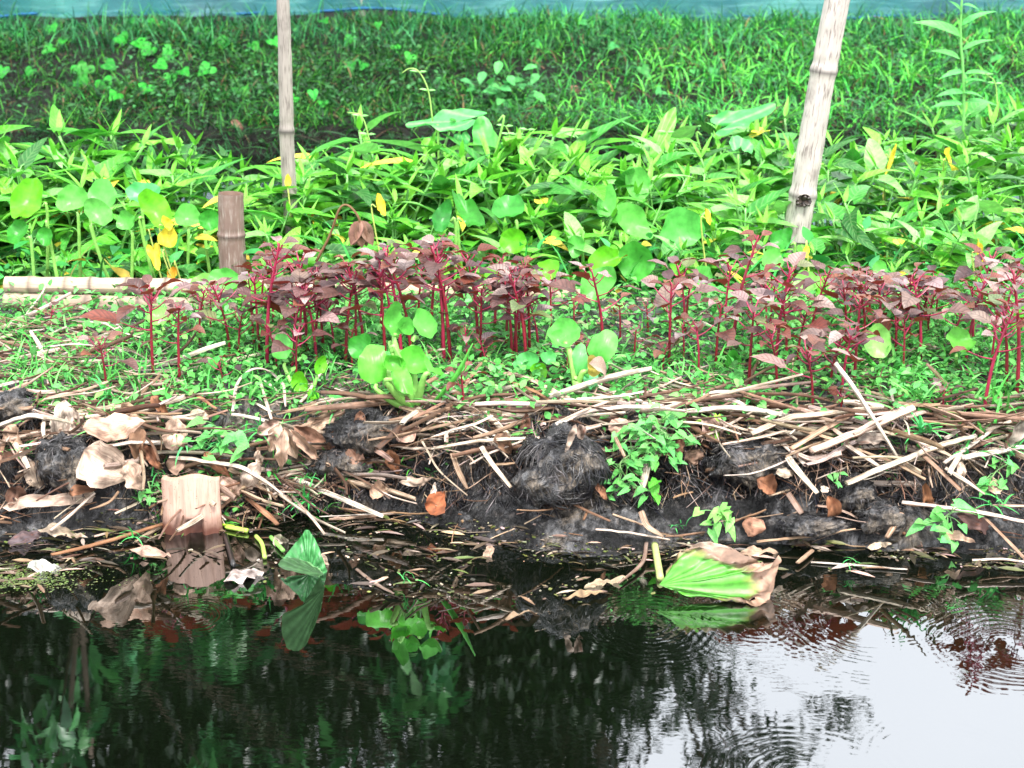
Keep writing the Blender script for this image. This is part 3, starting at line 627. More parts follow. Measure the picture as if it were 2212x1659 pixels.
def pxm(p): return FPX / (p[1] * CP + (CAMH - p[2]) * SP)      # px per metre at a point
def proj(p):
    d = p[1] * CP + (CAMH - p[2]) * SP; return 1106 + FPX * p[0] / d, 829.5 - FPX * ((p[2] - CAMH) * CP + p[1] * SP) / d

# ---------------------------------------------------------------- water spinach behind the bed
GK = [(.07, .38, .03), (.10, .48, .03), (.04, .26, .03), (.18, .60, .05), (.22, .62, .14), (.02, .13, .02)]
def spinach(seed, h=.36, yellow=False):
    q = random.Random(seed); root = thing('water_spinach', 'x', 'water spinach', (0, 0, 0)); s = G(); f = G(); gs = G()
    ns = q.randint(2, 3)
    for k in range(ns):
        hh = h * q.uniform(.72, 1.0) if k else h; lean = np.array([q.uniform(-.09, .09), q.uniform(-.07, .05), 0]) * (1 + k * .4)
        P = [np.array([q.uniform(-.02, .02), q.uniform(-.02, .02), -.05]), lean * .35 + [0, 0, hh * .5], lean + [0, 0, hh * .86]]
        s.add(*tube(P, [.0045, .004, .0028], 6), jit((.16, .42, .10)))
        Q = smooth_path(P, 20); nl = q.randint(5, 7); yaw = q.uniform(0, 6.28)
        for i in range(nl):
            t = .38 + .6 * i / (nl - 1); p = Q[int(t * 19)]; yaw += 2.4 + q.uniform(-.4, .4); up = .35 + .75 * (i / nl) ** 1.5
            d = np.array([math.cos(yaw), math.sin(yaw), up]); pl = q.uniform(.035, .065) * (1.1 - .6 * i / nl); e = p + nrm(d) * pl
            s.add(*tube([p, (p + e) / 2 + [0, 0, .006], e], .0016, 4), jit((.15, .45, .10)))
            L = q.uniform(.115, .185) * (1 - .25 * i / nl); W = L * q.uniform(.27, .50); pr = 'arrow'
            col = jit(q.choice(GK), .18)
            if yellow and q.random() < .14: col = jit((.7, .55, .06), .2)
            f.add(*leaf(L, W, pr, 8, 5, q.uniform(.25, .9), q.uniform(.15, .4), .05, q.uniform(-.3, .3), back=.45), col, Rm=fr_yaw(yaw + q.uniform(-.3, .3), q.uniform(-.35, .45) + .5 * (i / nl) ** 2, q.uniform(-.5, .5)), off=e)
        for i in range(2):
            yw = q.uniform(0, 6.28); f.add(*leaf(q.uniform(.05, .08), .014, 'lance', 6, 3, .1, .3), jit(GK[3], .1), Rm=fr_yaw(yw, q.uniform(.7, 1.2)), off=Q[-1])
    s.build('stem', M_stem, root); f.build('foliage', M_kk, root); return root
protos = [spinach(100 + i, .36, i % 5 == 0) for i in range(12)]
used = set()
OUT = [(-200, 320), (0, 318), (60, 300), (250, 315), (380, 345), (440, 360), (520, 400), (600, 385), (700, 350), (850, 322), (1000, 330), (1150, 325), (1330, 345), (1450, 330), (1530, 262), (1700, 255), (1850, 275), (2000, 262), (2120, 235), (2212, 240), (2600, 235)]
ox, oy = zip(*OUT)
rows = []
def kk_row(rowname, fy, cnt, hr, jy=.07):
    L = []
    for i in range(cnt):
        px = -90 + (i + .5 + rnd.uniform(-.35, .35)) * 2400 / cnt
        Y = fy(px) + rnd.uniform(-jy, jy); x = (px - 1106) / FPX * (Y / CP) * 1.0; x = at_y(px, 450, Y)[0]
        z = max(float(bed(x, Y)), -.05)
        zt = at_y(px, np.interp(px, ox, oy) + 6, Y)[2]; h = min(rnd.uniform(*hr), max(.16, zt - z))
        if rowname == 'hindmost': h = max(.2, zt - z) * rnd.uniform(1.05, 1.3)
        if px < 470 and rowname == 'nearest': h = rnd.uniform(.2, .27)
        if rowname in ('hindmost', 'fourth', 'third') and px < 1480: h *= 1.14
        L.append((px, x, Y, z, h))
    L.sort(); rows.append((rowname, L))
bk_px = lambda px: np.interp(px, [-200, 1350, 1500, 2000, 2500], [4.95, 4.97, 5.35, 5.65, 5.7])
kk_row('nearest', lambda p: 4.34, 40, (.24, .34), .04)
kk_row('second', lambda p: 4.5, 42, (.30, .42))
kk_row('third', lambda p: 4.5 + (bk_px(p) - 4.5) * .4, 44, (.36, .46))
kk_row('fourth', lambda p: 4.5 + (bk_px(p) - 4.5) * .7, 46, (.44, .55))
kk_row('hindmost', bk_px, 54, (.3, .5))
kc = 0
for rn, L in rows:
    for i, (px, x, Y, z, h) in enumerate(L):
        pi = rnd.randrange(12); o = protos[pi] if pi not in used else copy_thing(protos[pi]); used.add(pi)
        s = h / .40; o.location = (x, Y, z); o.rotation_euler = (0, 0, rnd.uniform(0, 6.28)); o.scale = (max(s, .8), max(s, .8), s)
        o['label'] = f'{"tall " if h > .36 else "low " if h < .27 else ""}bright green water spinach, {ordinal(i)} from left in the {rn} row'; o['group'] = 'water spinach behind the bamboo rails'
for i, p in enumerate(protos):
    if i not in used: p.location = (-1.2, 4.9, 0)
# grass mixed in
n = 3000; gx = rng.uniform(-2., 2.2, n); gy = rng.uniform(4.2, 5.0, n); gz = np.maximum(bed(gx, gy), -.02)
g = G(); P = leaf(1, .035, 'blade', 6, 3, 1.1, .4); sc = rng.uniform(.1, .34, n)
g.many(P, rot_many(rng.uniform(0, 6.28, n), rng.uniform(.8, 1.5, n), rng.uniform(-1, 1, n)) * sc[:, None, None], np.stack([gx, gy, gz - .02], -1), cols([(.05, .36, .07), (.08, .48, .08), (.04, .25, .05), (.3, .3, .07)], n, .35))
n = 5000; gx = rng.uniform(-2., 2.6, n); gy = rng.uniform(4.2, 5.6, n); gz = np.maximum(bed(gx, gy), 0) ; P = leaf(1, .4, 'lance', 5, 3, .5, .3); sc = rng.uniform(.03, .08, n)
g.many(P, rot_many(rng.uniform(0, 6.28, n), rng.uniform(-.5, .8, n), rng.uniform(-.8, .8, n)) * sc[:, None, None], np.stack([gx, gy, gz + rng.uniform(0.0, .2, n) * (gy < 5)], -1), cols([(.04, .30, .06), (.06, .40, .08), (.03, .18, .05), (.5, .4, .05)], n, .35))
g.build('marsh_grass', M_grass); tag(bpy.data.objects['marsh_grass'], 'green marsh grass and low leaves mixed in between the water spinach', 'grass', kind='stuff')

# ---------------------------------------------------------------- single broad leaves and leafy clumps
FDIR = np.array([0, CP, -SP])
def place_leaf(root, org, px, py, hpx, wpx, ang=0, tilt=30, Y=3.5, rf=r_round, col=(.11, .5, .05), mat=None, cup=.25, droop=.1, wave=.03, base=None, fold=0., pr=.004, stalk_col=(.22, .5, .1), yaw=0, nw=3, z=None, bulb=1.0):
    """one broad leaf with its stalk: middle, apparent length and width, tip direction (degrees from up) and how far the face looks up"""
    tilt += rnd.uniform(-12, 22); yaw += rnd.uniform(-28, 28); tau = R(tilt); a = R(ang); n = np.array([0, -math.cos(tau), math.sin(tau)]); upv = np.array([0, math.sin(tau), math.cos(tau)])
    c, s = math.cos(R(yaw)), math.sin(R(yaw)); Rz = np.array([[c, -s, 0], [s, c, 0], [0, 0, 1]])
    t = Rz @ (math.cos(a) * upv + math.sin(a) * np.array([1, 0, 0])); n = Rz @ n; F = frame(t, n); sd = F[:, 0]
    c = at_y(px, py, Y); m = pxm(c)
    vis = lambda v: max(.3, np.linalg.norm(v - FDIR * np.dot(v, FDIR)))
    L = hpx / m / vis(t); W = wpx / m / vis(sd)
    v, q, uv = polar(L, W, rf, 8, 34, cup * 2.0, droop + rnd.uniform(0, .2), wave * 2.2, rnd.random() * 6, off=0.5, fold=fold, nw=nw)
    b = c - t * L * .5
    g = G(); g.add(v, q, uv, jit(col, .1), Rm=F, off=b); lf = g.build('leaf', mat or M_hy, root, origin=org)
    e = np.array(base if base is not None else org); g = G(); mid = (b + e) / 2 - t * .01 + np.array([0, .0, -.01]); k = mid * .35 + b * .65 - t * .015
    g.add(*tube([b + t * L * .02 - n * .002, b - t * .012, mid, e - [0, 0, .01]], [pr * .8, pr, pr * 1.15 * bulb, pr * 1.5], 8), jit(stalk_col, .1)); st = g.build('leaf_stalk', M_stem, lf, origin=org)
    return lf
def clump(name, label, cat, base, leaves, group=None, **kw):
    root = thing(name, label, cat, tuple(base), group)
    for l in leaves: place_leaf(root, base, **{**kw, **l})
    return root
D = lambda px, py, h, w_, ang=0, tilt=30, **k: dict(px=px, py=py, hpx=h, wpx=w_, ang=ang, tilt=tilt, **k)
LG = (.12, .48, .02); PG = (.12, .48, .08); MG = (.04, .28, .03)
b = on_bed(900, 872); 
clump('water_hyacinth', 'largest bright green water hyacinth with bowl-shaped leaves at the bed edge', 'water hyacinth', b, [
    D(783, 748, 50, 62, -60, 10, Y=b[1] + .06, col=MG), D(806, 788, 88, 72, -8, 8, Y=b[1] - .01, cup=-.15), D(842, 778, 36, 48, 200, -20, Y=b[1] - .02, cup=.5),
    D(892, 786, 58, 76, 22, 22, Y=b[1] + .0, cup=.35), D(864, 812, 40, 80, 60, 55, Y=b[1] - .05, cup=-.2), D(840, 702, 74, 44, 8, 14, Y=b[1] + .05, yaw=25, col=PG, cup=.6),
    D(873, 716, 30, 46, 60, 30, Y=b[1] + .04, cup=.8, col=PG), D(922, 717, 46, 74, 50, 40, Y=b[1] + .03, cup=.5, col=PG), D(935, 803, 16, 56, 70, 60, Y=b[1] - .04, cup=.3)], pr=.0052, bulb=1.5)
g0 = on_bed(945, 872)
for p0, p1, p2 in [((935, 868), (975, 822), (1000, 786)), ((925, 872), (885, 858), (842, 822))]:
    pass
root = thing('rolled_leaf', 'rolled bright green leaf spearing up to the right of the largest hyacinth', 'leaf', tuple(g0))
g = G(); a = at_y(938, 868, g0[1]); c = at_y(985, 812, g0[1] - .02); d = at_y(1021, 742, g0[1] - .03); g.add(*tube([a, c, d], [.006, .010, .002], 10, flat=.6), (.11, .48, .07)); g.build('blade', M_hy, root, origin=g0)
b = on_bed(1250, 862)
clump('water_hyacinth', 'pale water hyacinth with a browning curled leaf, right of the middle', 'water hyacinth', b, [
    D(1222, 726, 60, 78, -20, 45, Y=b[1] + .04, cup=.3, col=PG), D(1300, 748, 78, 62, 10, 18, Y=b[1] + .03, col=PG, cup=-.2), D(1250, 782, 66, 44, 8, 20, Y=b[1], cup=-.2, col=(.12, .5, .12)), D(1203, 732, 34, 36, -50, 35, Y=b[1] + .03, col=PG),
    D(1275, 830, 40, 56, 90, 60, Y=b[1] - .02, col=(.14, .55, .2)), D(1285, 798, 34, 46, 70, 20, Y=b[1] - .02, col=(.5, .42, .1), cup=.8)], pr=.006)
g = G(); c = at_y(1298, 795, b[1] - .05); g.add(*leaf(.06, .035, 'ovate', 9, 7, 1.6, .8, .15), (.45, .34, .27), Rm=frame([.8, -.1, -.2], [0, -.6, .8]), off=c - [.025, 0, -.01]); o = g.build('dead_leaf', M_dry, origin=c); tag(o, 'curled grey-brown dead leaf lying on the pale hyacinth', 'dead leaf')
b = on_bed(1160, 822)
clump('water_hyacinth', 'small low water hyacinth of three round leaves in the middle of the bed', 'water hyacinth', b, [
    D(1140, 786, 46, 56, -30, 25, Y=b[1], col=(.1, .48, .12)), D(1162, 804, 34, 44, 30, 10, Y=b[1] - .02, col=LG), D(1183, 775, 30, 36, 40, 40, Y=b[1] + .02, col=(.1, .48, .12))])
b = on_bed(655, 862)
clump('water_hyacinth', 'young water hyacinth left of the largest one, leaves on long stalks', 'water hyacinth', b, [
    D(612, 758, 56, 50, -15, 30, Y=b[1] + .08, col=PG), D(652, 824, 50, 38, -8, 10, Y=b[1] - .02, col=LG), D(690, 790, 44, 26, 20, 20, Y=b[1] + .03, col=LG, yaw=30), D(676, 858, 24, 30, 90, 60, Y=b[1] - .03, col=LG)])
for i, (px, py, h, wd, ang, tl, c, lab) in enumerate([
    (1581, 793, 60, 46, 5, 5, MG, 'dark green broad leaf standing alone right of the middle of the bed'), (1896, 740, 74, 64, -10, 25, (.28, .68, .16), 'large pale lime leaf standing among the red plants at right'),
    (2070, 742, 50, 70, 30, 55, (.14, .5, .06), 'drooping green leaf behind the red plants toward the right edge'), (490, 604, 52, 70, 10, 20, PG, 'mint green round leaf at the foot of the bamboo stump'),
    (440, 622, 60, 60, -20, 20, (.2, .55, .1), 'yellowish round leaf left of the bamboo stump foot'), (540, 640, 60, 84, 30, 30, LG, 'light green bowl leaf behind the tall red plant near the stump'),
    (1295, 615, 64, 96, -60, 30, PG, 'big pale round leaf behind the red plant right of the middle'), (1665, 564, 62, 50, 15, 10, PG, 'upright oval leaf just left of the foot of the leaning pole'),
    (1782, 630, 70, 56, -5, 20, LG, 'large green leaf right of the foot of the leaning pole'), (1743, 618, 50, 70, -30, 35, (.2, .55, .1), 'yellow-green leaf in front of the foot of the leaning pole'),
    (345, 690, 40, 60, -20, 40, (.2, .55, .1), 'small green leaf lying behind the leftmost tall red plants'), (1065, 600, 46, 40, 0, 20, LG, 'round green leaf glimpsed between the middle red plants'),
    (2200, 700, 90, 40, 5, 15, (.12, .45, .04), 'tall dark lime leaf cut by the right edge of the view'), (1520, 600, 50, 44, 20, 30, PG, 'pale round leaf behind the red plants left of the leaning pole')]):
    Y = 4.02 if py < 680 else 3.72 if py < 720 else 3.5; gz = float(bed(at_y(px, py, Y)[0], Y)); bp = at_y(px, py, Y); bp = np.array([bp[0] + rnd.uniform(-.01, .01), Y + .02, gz])
    clump('broad_leaf_plant', lab, 'broad-leaved plant', bp, [D(px, py, h, wd, ang, tl, Y=Y, col=c)], cup=.2)
# broad leaves in the green belt
BL = [(62, 437, 62, 110, -70, 40, LG, 4.25), (158, 432, 60, 70, -15, 20, PG, 4.2), (222, 440, 80, 78, 15, 25, PG, 4.3), (215, 462, 52, 74, 30, 18, (.12, .42, .08), 4.18), (278, 478, 44, 46, -20, 15, PG, 4.18), (318, 425, 56, 80, 0, 30, (.08, .42, .12), 4.35),
      (336, 456, 60, 96, 60, 12, LG, 4.2), (40, 505, 40, 60, -60, 40, MG, 4.2), (100, 510, 40, 40, 180, 20, MG, 4.2), (405, 470, 50, 60, 0, 20, PG, 4.4), (452, 478, 44, 50, 20, 30, MG, 4.3),
      (1360, 480, 62, 100, 40, 28, PG, 4.35), (1468, 497, 96, 96, -20, 18, (.10, .46, .08), 4.3), (1378, 566, 82, 88, 10, 12, (.08, .42, .05), 4.22), (1300, 568, 50, 84, -10, 45, LG, 4.2), (1110, 522, 54, 64, 30, 20, LG, 4.3), (955, 472, 40, 76, -70, 35, (.03, .20, .03), 4.3), (1100, 455, 60, 70, -30, 40, (.05, .32, .04), 4.4), (1015, 470, 40, 110, 60, 45, (.04, .26, .03), 4.35),
      (1375, 400, 80, 56, -25, 15, PG, 4.6), (1310, 400 + 40, 80, 40, 10, 20, PG, 4.5), (1690, 520, 40, 60, -70, 40, MG, 4.25), (2130, 500, 50, 44, 20, 20, MG, 4.6), (1245, 530, 50, 40, 200, 10, PG, 4.3), (1180, 590, 50, 60, -40, 20, LG, 4.15), (1900, 585, 40, 36, 0, 10, PG, 4.1)]
BL.sort()
for i, (px, py, h, wd, ang, tl, c, Y) in enumerate(BL):
    bp = at_y(px, py, Y); bp = np.array([bp[0] + rnd.uniform(-.03, .03), Y + .03, max(0., float(bed(bp[0], Y)))])
    side = 'left part' if px < 900 else 'right half'
    clump('water_hyacinth', f'broad {"dark" if c[1] < .37 else "pale" if c == PG else "lime"} green hyacinth leaf on a stalk in the green belt, {ordinal(i)} from the left', 'water hyacinth', bp, [D(px, py, h, wd, ang, tl, Y=Y, col=c)], group='broad hyacinth leaves in the green belt', wave=.03)
# yellow dying leaves
for px, py, h, wd, ang, lab in [(333, 545, 76, 44, 170, 'big yellow dying leaf hanging at the left in front of the green belt'), (362, 515, 50, 40, 20, 'bright yellow folded leaf above the big yellow one'), (376, 590, 34, 22, 175, 'small orange-yellow leaf tip above the bamboo rail'),
                                (362, 482, 22, 34, 60, 'small pale yellow leaf among the left hyacinth leaves'), (622, 392, 30, 14, 0, 'yellow leaf at the foot of the thin grey pole'), 
                                (822, 445, 20, 52, 80, 'yellow leaf lying left of the middle of the green belt'), (1925, 345, 9, 74, 105, 'long yellow spotted leaf right of the leaning pole'), (2050, 348, 12, 60, 75, 'narrow yellow leaf near the right edge of the belt'),
                                (2115, 545, 12, 66, 80, 'yellow strap leaf lying at the lower right of the belt'), (1740, 545, 30, 14, 200, 'small yellow leaf beside the leaning pole foot'), (1530, 470, 12, 40, 70, 'small yellow leaf just left of the leaning pole')]:
    Y = 4.16 if py > 440 else 4.6 if px < 900 else 5.0
    c = at_y(px, py, Y); bp = np.array([c[0] + .02, Y + .02, max(0., float(bed(c[0], Y)))])
    clump('yellow_leaf_plant', lab, 'yellow leaf', bp, [D(px, py, h, wd, ang, 15, Y=Y, col=(.72, .56, .05) if 'orange' not in lab else (.75, .36, .03), mat=M_heart, wave=.05, rf=r_heart if h > 60 else r_round)], pr=.002, stalk_col=(.4, .5, .12))
# taro-like arrow leaves
for px, py, h, wd, ang, tl, Y, rf, c, lab in [(975, 263, 210, 90, 262, 66, 5.0, r_taro, (.10, .52, .12), 'large flat arrow-shaped leaf held high in the middle of the belt'), (1052, 310, 125, 110, -22, 25, 5.0, r_taro, (.12, .55, .12), 'upright arrow-shaped leaf with pale veins beside the large flat one'),
                                          (998, 298, 50, 50, 170, 10, 5.02, r_heart, (.09, .45, .12), 'folded green leaf hanging under the large flat arrow leaf'), (928, 318, 70, 50, 200, 20, 4.98, r_heart, (.2, .55, .06), 'yellowing arrow leaf left of the upright veined one'),
                                          (1432, 292, 140, 34, 20, 10, 5.0, r_round, (.13, .56, .05), 'tall half-rolled lime leaf standing in front of the dark water'), (1590, 262, 170, 90, 60, 50, 5.3, r_taro, (.08, .45, .10), 'large arrow leaf left of the leaning pole at the back of the belt'),
                                          (1600, 315, 60, 80, 30, 35, 5.1, r_heart, (.09, .46, .12), 'heart-shaped leaf below the large arrow leaf left of the pole')]:
    c0 = at_y(px, py, Y); bp = np.array([c0[0] + .02, Y + .02, max(0., float(bed(c0[0], Y)))])
    clump('taro_plant', lab, 'taro', bp, [D(px, py, h, wd, ang, tl, Y=Y, col=c, rf=rf, mat=M_tar, fold=.12, cup=.05, droop=.2, wave=.03)], pr=.0035)
# tendrils and stray shoots
for pts, lab in [([(935, 262), (925, 195), (905, 155), (885, 148), (868, 158)], 'thin pale tendril arching over the middle of the belt'), ([(805, 345), (795, 290), (780, 250), (750, 243)], 'thin tendril arching left of the middle of the belt'),
                 ([(1472, 380), (1455, 330), (1440, 285)], 'thin dark stem beside the half-rolled lime leaf'), ([(1103, 330), (1100, 290), (1092, 272)], 'short reddish shoot tip right of the veined arrow leaf'), ([(1113, 330), (1115, 290), (1140, 280)], 'short hooked green shoot right of the veined arrow leaf'),
                 ([(2155, 240), (2150, 180), (2130, 160)], 'bent shoot tip beside the tall weed at right')]:
    P = [at_y(*p, 5.0 if pts[0][0] < 2000 else 5.6) for p in pts]; g = G(); g.add(*tube(P, [.0026, .002, .0014], 5), (.3, .5, .12))
    for k in (1, 2):
        if k < len(P): g.add(*leaf(.03, .008, 'lance', 4, 3, .4), (.15, .5, .1), Rm=frame([-.8, -.2, .2], [0, -1, 1]), off=P[k]); g.add(*leaf(.025, .008, 'lance', 4, 3, .4), (.15, .5, .1), Rm=frame([.8, -.2, .1], [0, -1, 1]), off=P[k])
    o = g.build('tendril', M_stem, origin=P[0]); tag(o, lab, 'tendril')
YW = 5.55; b = at_y(2085, 330, YW); b[2] = .1; root = thing('tall_weed', 'tall weed with narrow leaves rising above the belt near the right edge', 'weed', tuple(b))
P = [b] + [at_y(px, py, YW) for px, py in [(2082, 240), (2080, 150), (2075, 80), (2078, 0), (2085, -20)]]; g = G(); g.add(*tube(P, [.006, .0045, .003], 7), (.14, .42, .1)); g.build('stem', M_stem, root, origin=b)
g = G()
for px, py, ex, ey in [(2078, 80, 1985, 57), (2075, 55, 2150, 30), (2078, 108, 2145, 92), (2074, 128, 2020, 116), (2080, 155, 2038, 175), (2082, 160, 2140, 165), (2080, 10, 2108, 22), (2082, 190, 2110, 175), (2082, 200, 2030, 215), (2080, 200, 2120, 215), (2085, 220, 2150, 235), (2080, 225, 2020, 240), (2078, 30, 2060, 5), (2082, 175, 2125, 180)]:
    a = at_y(px, py, YW); e = at_y(ex, ey, YW - .04); d = e - a; L = np.linalg.norm(d) * 1.1; g.add(*leaf(L, max(.016, L * .22), 'lance', 8, 5, .8, .3, 0, .3), jit((.09, .46, .1), .2), Rm=frame(nrm(d) + [0, 0, .35], [0, -.7, 1]), off=a)
g.build('foliage', M_kk, root, origin=b)

# ---------------------------------------------------------------- red amaranth
AMC = [(.20, .12, .11), (.14, .07, .065), (.28, .19, .17), (.08, .04, .04), (.17, .05, .035), (.22, .08, .05), (.12, .055, .05), (.36, .26, .25)]
def amaranth(bx, by, ty, seed, Yf=None):
    q = random.Random(seed); p0 = on_bed(bx, by) if Yf is None else np.array([at_y(bx, by, Yf)[0], Yf, float(bed(at_y(bx, by, Yf)[0], Yf))])
    zt = at_y(bx, ty, p0[1])[2]; h = max(.05, zt - p0[2]); sz = min(1.02, .64 + h * 1.5) * q.uniform(.68, 1.12) if h > .12 else .52
    root = thing('amaranth_plant', 'x', 'amaranth', tuple(p0), 'red amaranth plants on the floating bed'); s = G(); f = G()
    lean = np.array([q.uniform(-.045, .045), q.uniform(-.02, .02), 0]) * h / .25; T = np.array([0, 0, h * .9]) + lean
    P = [np.array([0, 0, -.02]), lean * .3 + [0, 0, h * .45], T]; r0 = .0018 + .0095 * h
    hs = q.choice([(.22, .012, .03), (.17, .01, .02), (.28, .015, .05)])
    s.add(*tube(P, [r0, r0 * .8, r0 * .5], 7), hs); Q = smooth_path(P, 30)
    nl = int((7 + 26 * h) * q.uniform(.75, 1.2)); yaw = q.uniform(0, 6.28)
    for i in range(nl):
        k = i / max(1, nl - 1); t = (.52 + .46 * k ** .6); pt = Q[min(29, int(t * 29))]; yaw += 2.4 + q.uniform(-.3, .3)
        up = .35 + 1.0 * k; pl = (.062 - .042 * k) * sz * q.uniform(.7, 1.25); d = nrm([math.cos(yaw), math.sin(yaw), up]); e = pt + d * pl
        s.add(*tube([pt, (pt + e) / 2 - [0, 0, .003], e], [.0020 * sz, .0013 * sz], 5), (.32, .018, .07))
        L = (.074 - .034 * k) * sz * q.uniform(.55, 1.2); W = L * q.uniform(.56, .76)
        f.add(*leaf(L, W, 'ovate', 7, 5, q.uniform(.4, 1.3), q.uniform(.05, .5), .10, q.uniform(-.4, .4)), jit(q.choice(AMC) if q.random() > .06 else (.16, .2, .08), .2), Rm=fr_yaw(yaw + q.uniform(-.2, .2), q.uniform(.1, .7), q.uniform(-.4, .4)), off=e)
    s.build('stem', M_amst, root); f.build('foliage', M_am, root)
    return root, p0, h
AM = [(110, 712, 665), (232, 848, 725), (330, 805, 608), (388, 828, 640), (430, 742, 612), (455, 725, 620), (485, 842, 778), (515, 775, 664), (575, 722, 494), (548, 735, 590), (612, 740, 600), (648, 772, 590), (685, 777, 600), (660, 720, 565), (725, 770, 640), (600, 800, 690), (640, 830, 700), (745, 720, 560),
      (790, 700, 545), (822, 715, 520), (850, 740, 560), (870, 700, 505), (893, 752, 525), (930, 700, 498), (975, 782, 500), (1002, 895, 782), (1035, 740, 530), (1068, 722, 540), (1093, 760, 560), (1120, 730, 545), (1145, 740, 560), (1165, 770, 640), (1190, 720, 590), (1225, 800, 690), (960, 720, 510), (760, 790, 700), (700, 740, 560), (1010, 790, 700), (1050, 800, 730),
      (1305, 715, 560), (1240, 720, 640), (1340, 730, 650), (1400, 720, 650), (1445, 720, 590), (1480, 722, 592), (1478, 770, 690), (1510, 802, 690), (1545, 790, 640), (1580, 752, 482), (1565, 700, 560), (1617, 835, 640), (1640, 760, 640), (1680, 852, 695), (1655, 720, 600), (1700, 740, 620), (1757, 886, 735), (1745, 752, 562), (1720, 790, 660), (1790, 850, 712), (1815, 862, 690), (1845, 822, 628), (1870, 750, 600),
      (1900, 720, 600), (1965, 737, 595), (1935, 775, 640), (1950, 812, 680), (2000, 740, 620), (2035, 897, 832), (2050, 785, 640), (2020, 700, 600), (2085, 740, 580), (2122, 892, 640), (2100, 760, 600), (2140, 800, 650), (2160, 740, 555), (2175, 842, 600), (2198, 862, 548), (2230, 800, 560), (2260, 840, 560), (1815, 895, 850), (1370, 770, 700), (1430, 800, 740), (560, 690, 580), (500, 710, 600), (1270, 800, 740)]
for i in range(30):
    px = rnd.choice([rnd.uniform(500, 1240), rnd.uniform(1400, 2230)]); by = rnd.uniform(690, 750) - 10; AM.append((px, by, by - rnd.uniform(110, 165)))
AM = [(x, (rnd.uniform(758, 792) if b < 765 and rnd.random() < (.6 if 480 < x < 1240 else .3) else b), t) for x, b, t in AM]; AM.sort(); arecs = []
for i, (bx, by, ty) in enumerate(AM): arecs.append((*amaranth(bx, by, ty, 900 + i), bx, by))
bands = [('front', lambda y: y >= 790), ('middle', lambda y: 774 <= y < 790), ('back', lambda y: y < 774)]
for nm, fn in bands:
    rr = [a for a in arecs if fn(a[4])]; rr.sort(key=lambda a: a[3])
    for i, (root, p0, h, bx, by) in enumerate(rr):
        sz = 'tall' if h > .23 else 'small' if h < .13 else 'medium'
        root['label'] = f'{sz} red amaranth with maroon leaves, {ordinal(i)} from the left in the {nm} row'

# ---------------------------------------------------------------- growth on top of the bed
def scatter_bed(n, ymin, ymax, xmin=-1.35, xmax=1.35):
    x = rng.uniform(xmin, xmax, n); c = ycr(x); y = c + ymin + (ymax - ymin) * rng.random(n); return x, y
n = 17000; gx, gy = scatter_bed(n, -.07, 1.0); dn = .3 + .7 * sst(.3, .55, vn(gx * 5 + 3, gy * 5)); dn *= np.where(gx < -.75, .4, 1.0); dn *= np.where(gy - ycr(gx) < .03, .8, 1.25)
k = (rng.random(n) < dn) & (gy < 4.12); gx, gy = gx[k], gy[k]; n = len(gx); gz = bed(gx, gy)
g = G(); P = leaf(1, .55, 'ovate', 4, 3, .6, .25); sc = rng.uniform(.012, .030, n)
g.many(P, rot_many(rng.uniform(0, 6.28, n), rng.uniform(-.4, .9, n), rng.uniform(-.7, .7, n)) * sc[:, None, None], np.stack([gx, gy, gz + rng.uniform(.0, .045, n)], -1), cols([(.07, .38, .07), (.13, .50, .12), (.03, .22, .03), (.18, .56, .12)], n, .4))
g.build('creeping_weeds', M_weed); tag(bpy.data.objects['creeping_weeds'], 'mat of small oval-leaved weeds under the red plants on the bed', 'ground cover', kind='stuff')
n = 12500; gx, gy = scatter_bed(n, -.08, .95); dn = .15 + .85 * sst(.4, .65, vn(gx * 4 + 13, gy * 4 + 7)); dn = np.where((gx > .75) | ((gx < -.2) & (gx > -.75)), np.maximum(dn, .6), dn)
k = (rng.random(n) < dn) & (gy < 4.12); gx, gy = gx[k], gy[k]; n = len(gx); gz = bed(gx, gy)
g = G(); P = leaf(1, .06, 'blade', 6, 3, 1.2, .4); sc = rng.uniform(.025, .085, n) * np.where(gx > .8, 1.3, 1)
g.many(P, rot_many(rng.uniform(0, 6.28, n), rng.uniform(.3, 1.45, n), rng.uniform(-1, 1, n)) * sc[:, None, None], np.stack([gx, gy, gz], -1), cols([(.09, .42, .07), (.16, .54, .12), (.05, .28, .04)], n, .35))
g.build('bed_grass', M_grass); tag(bpy.data.objects['bed_grass'], 'short bright grass growing on the floating bed', 'grass', kind='stuff')

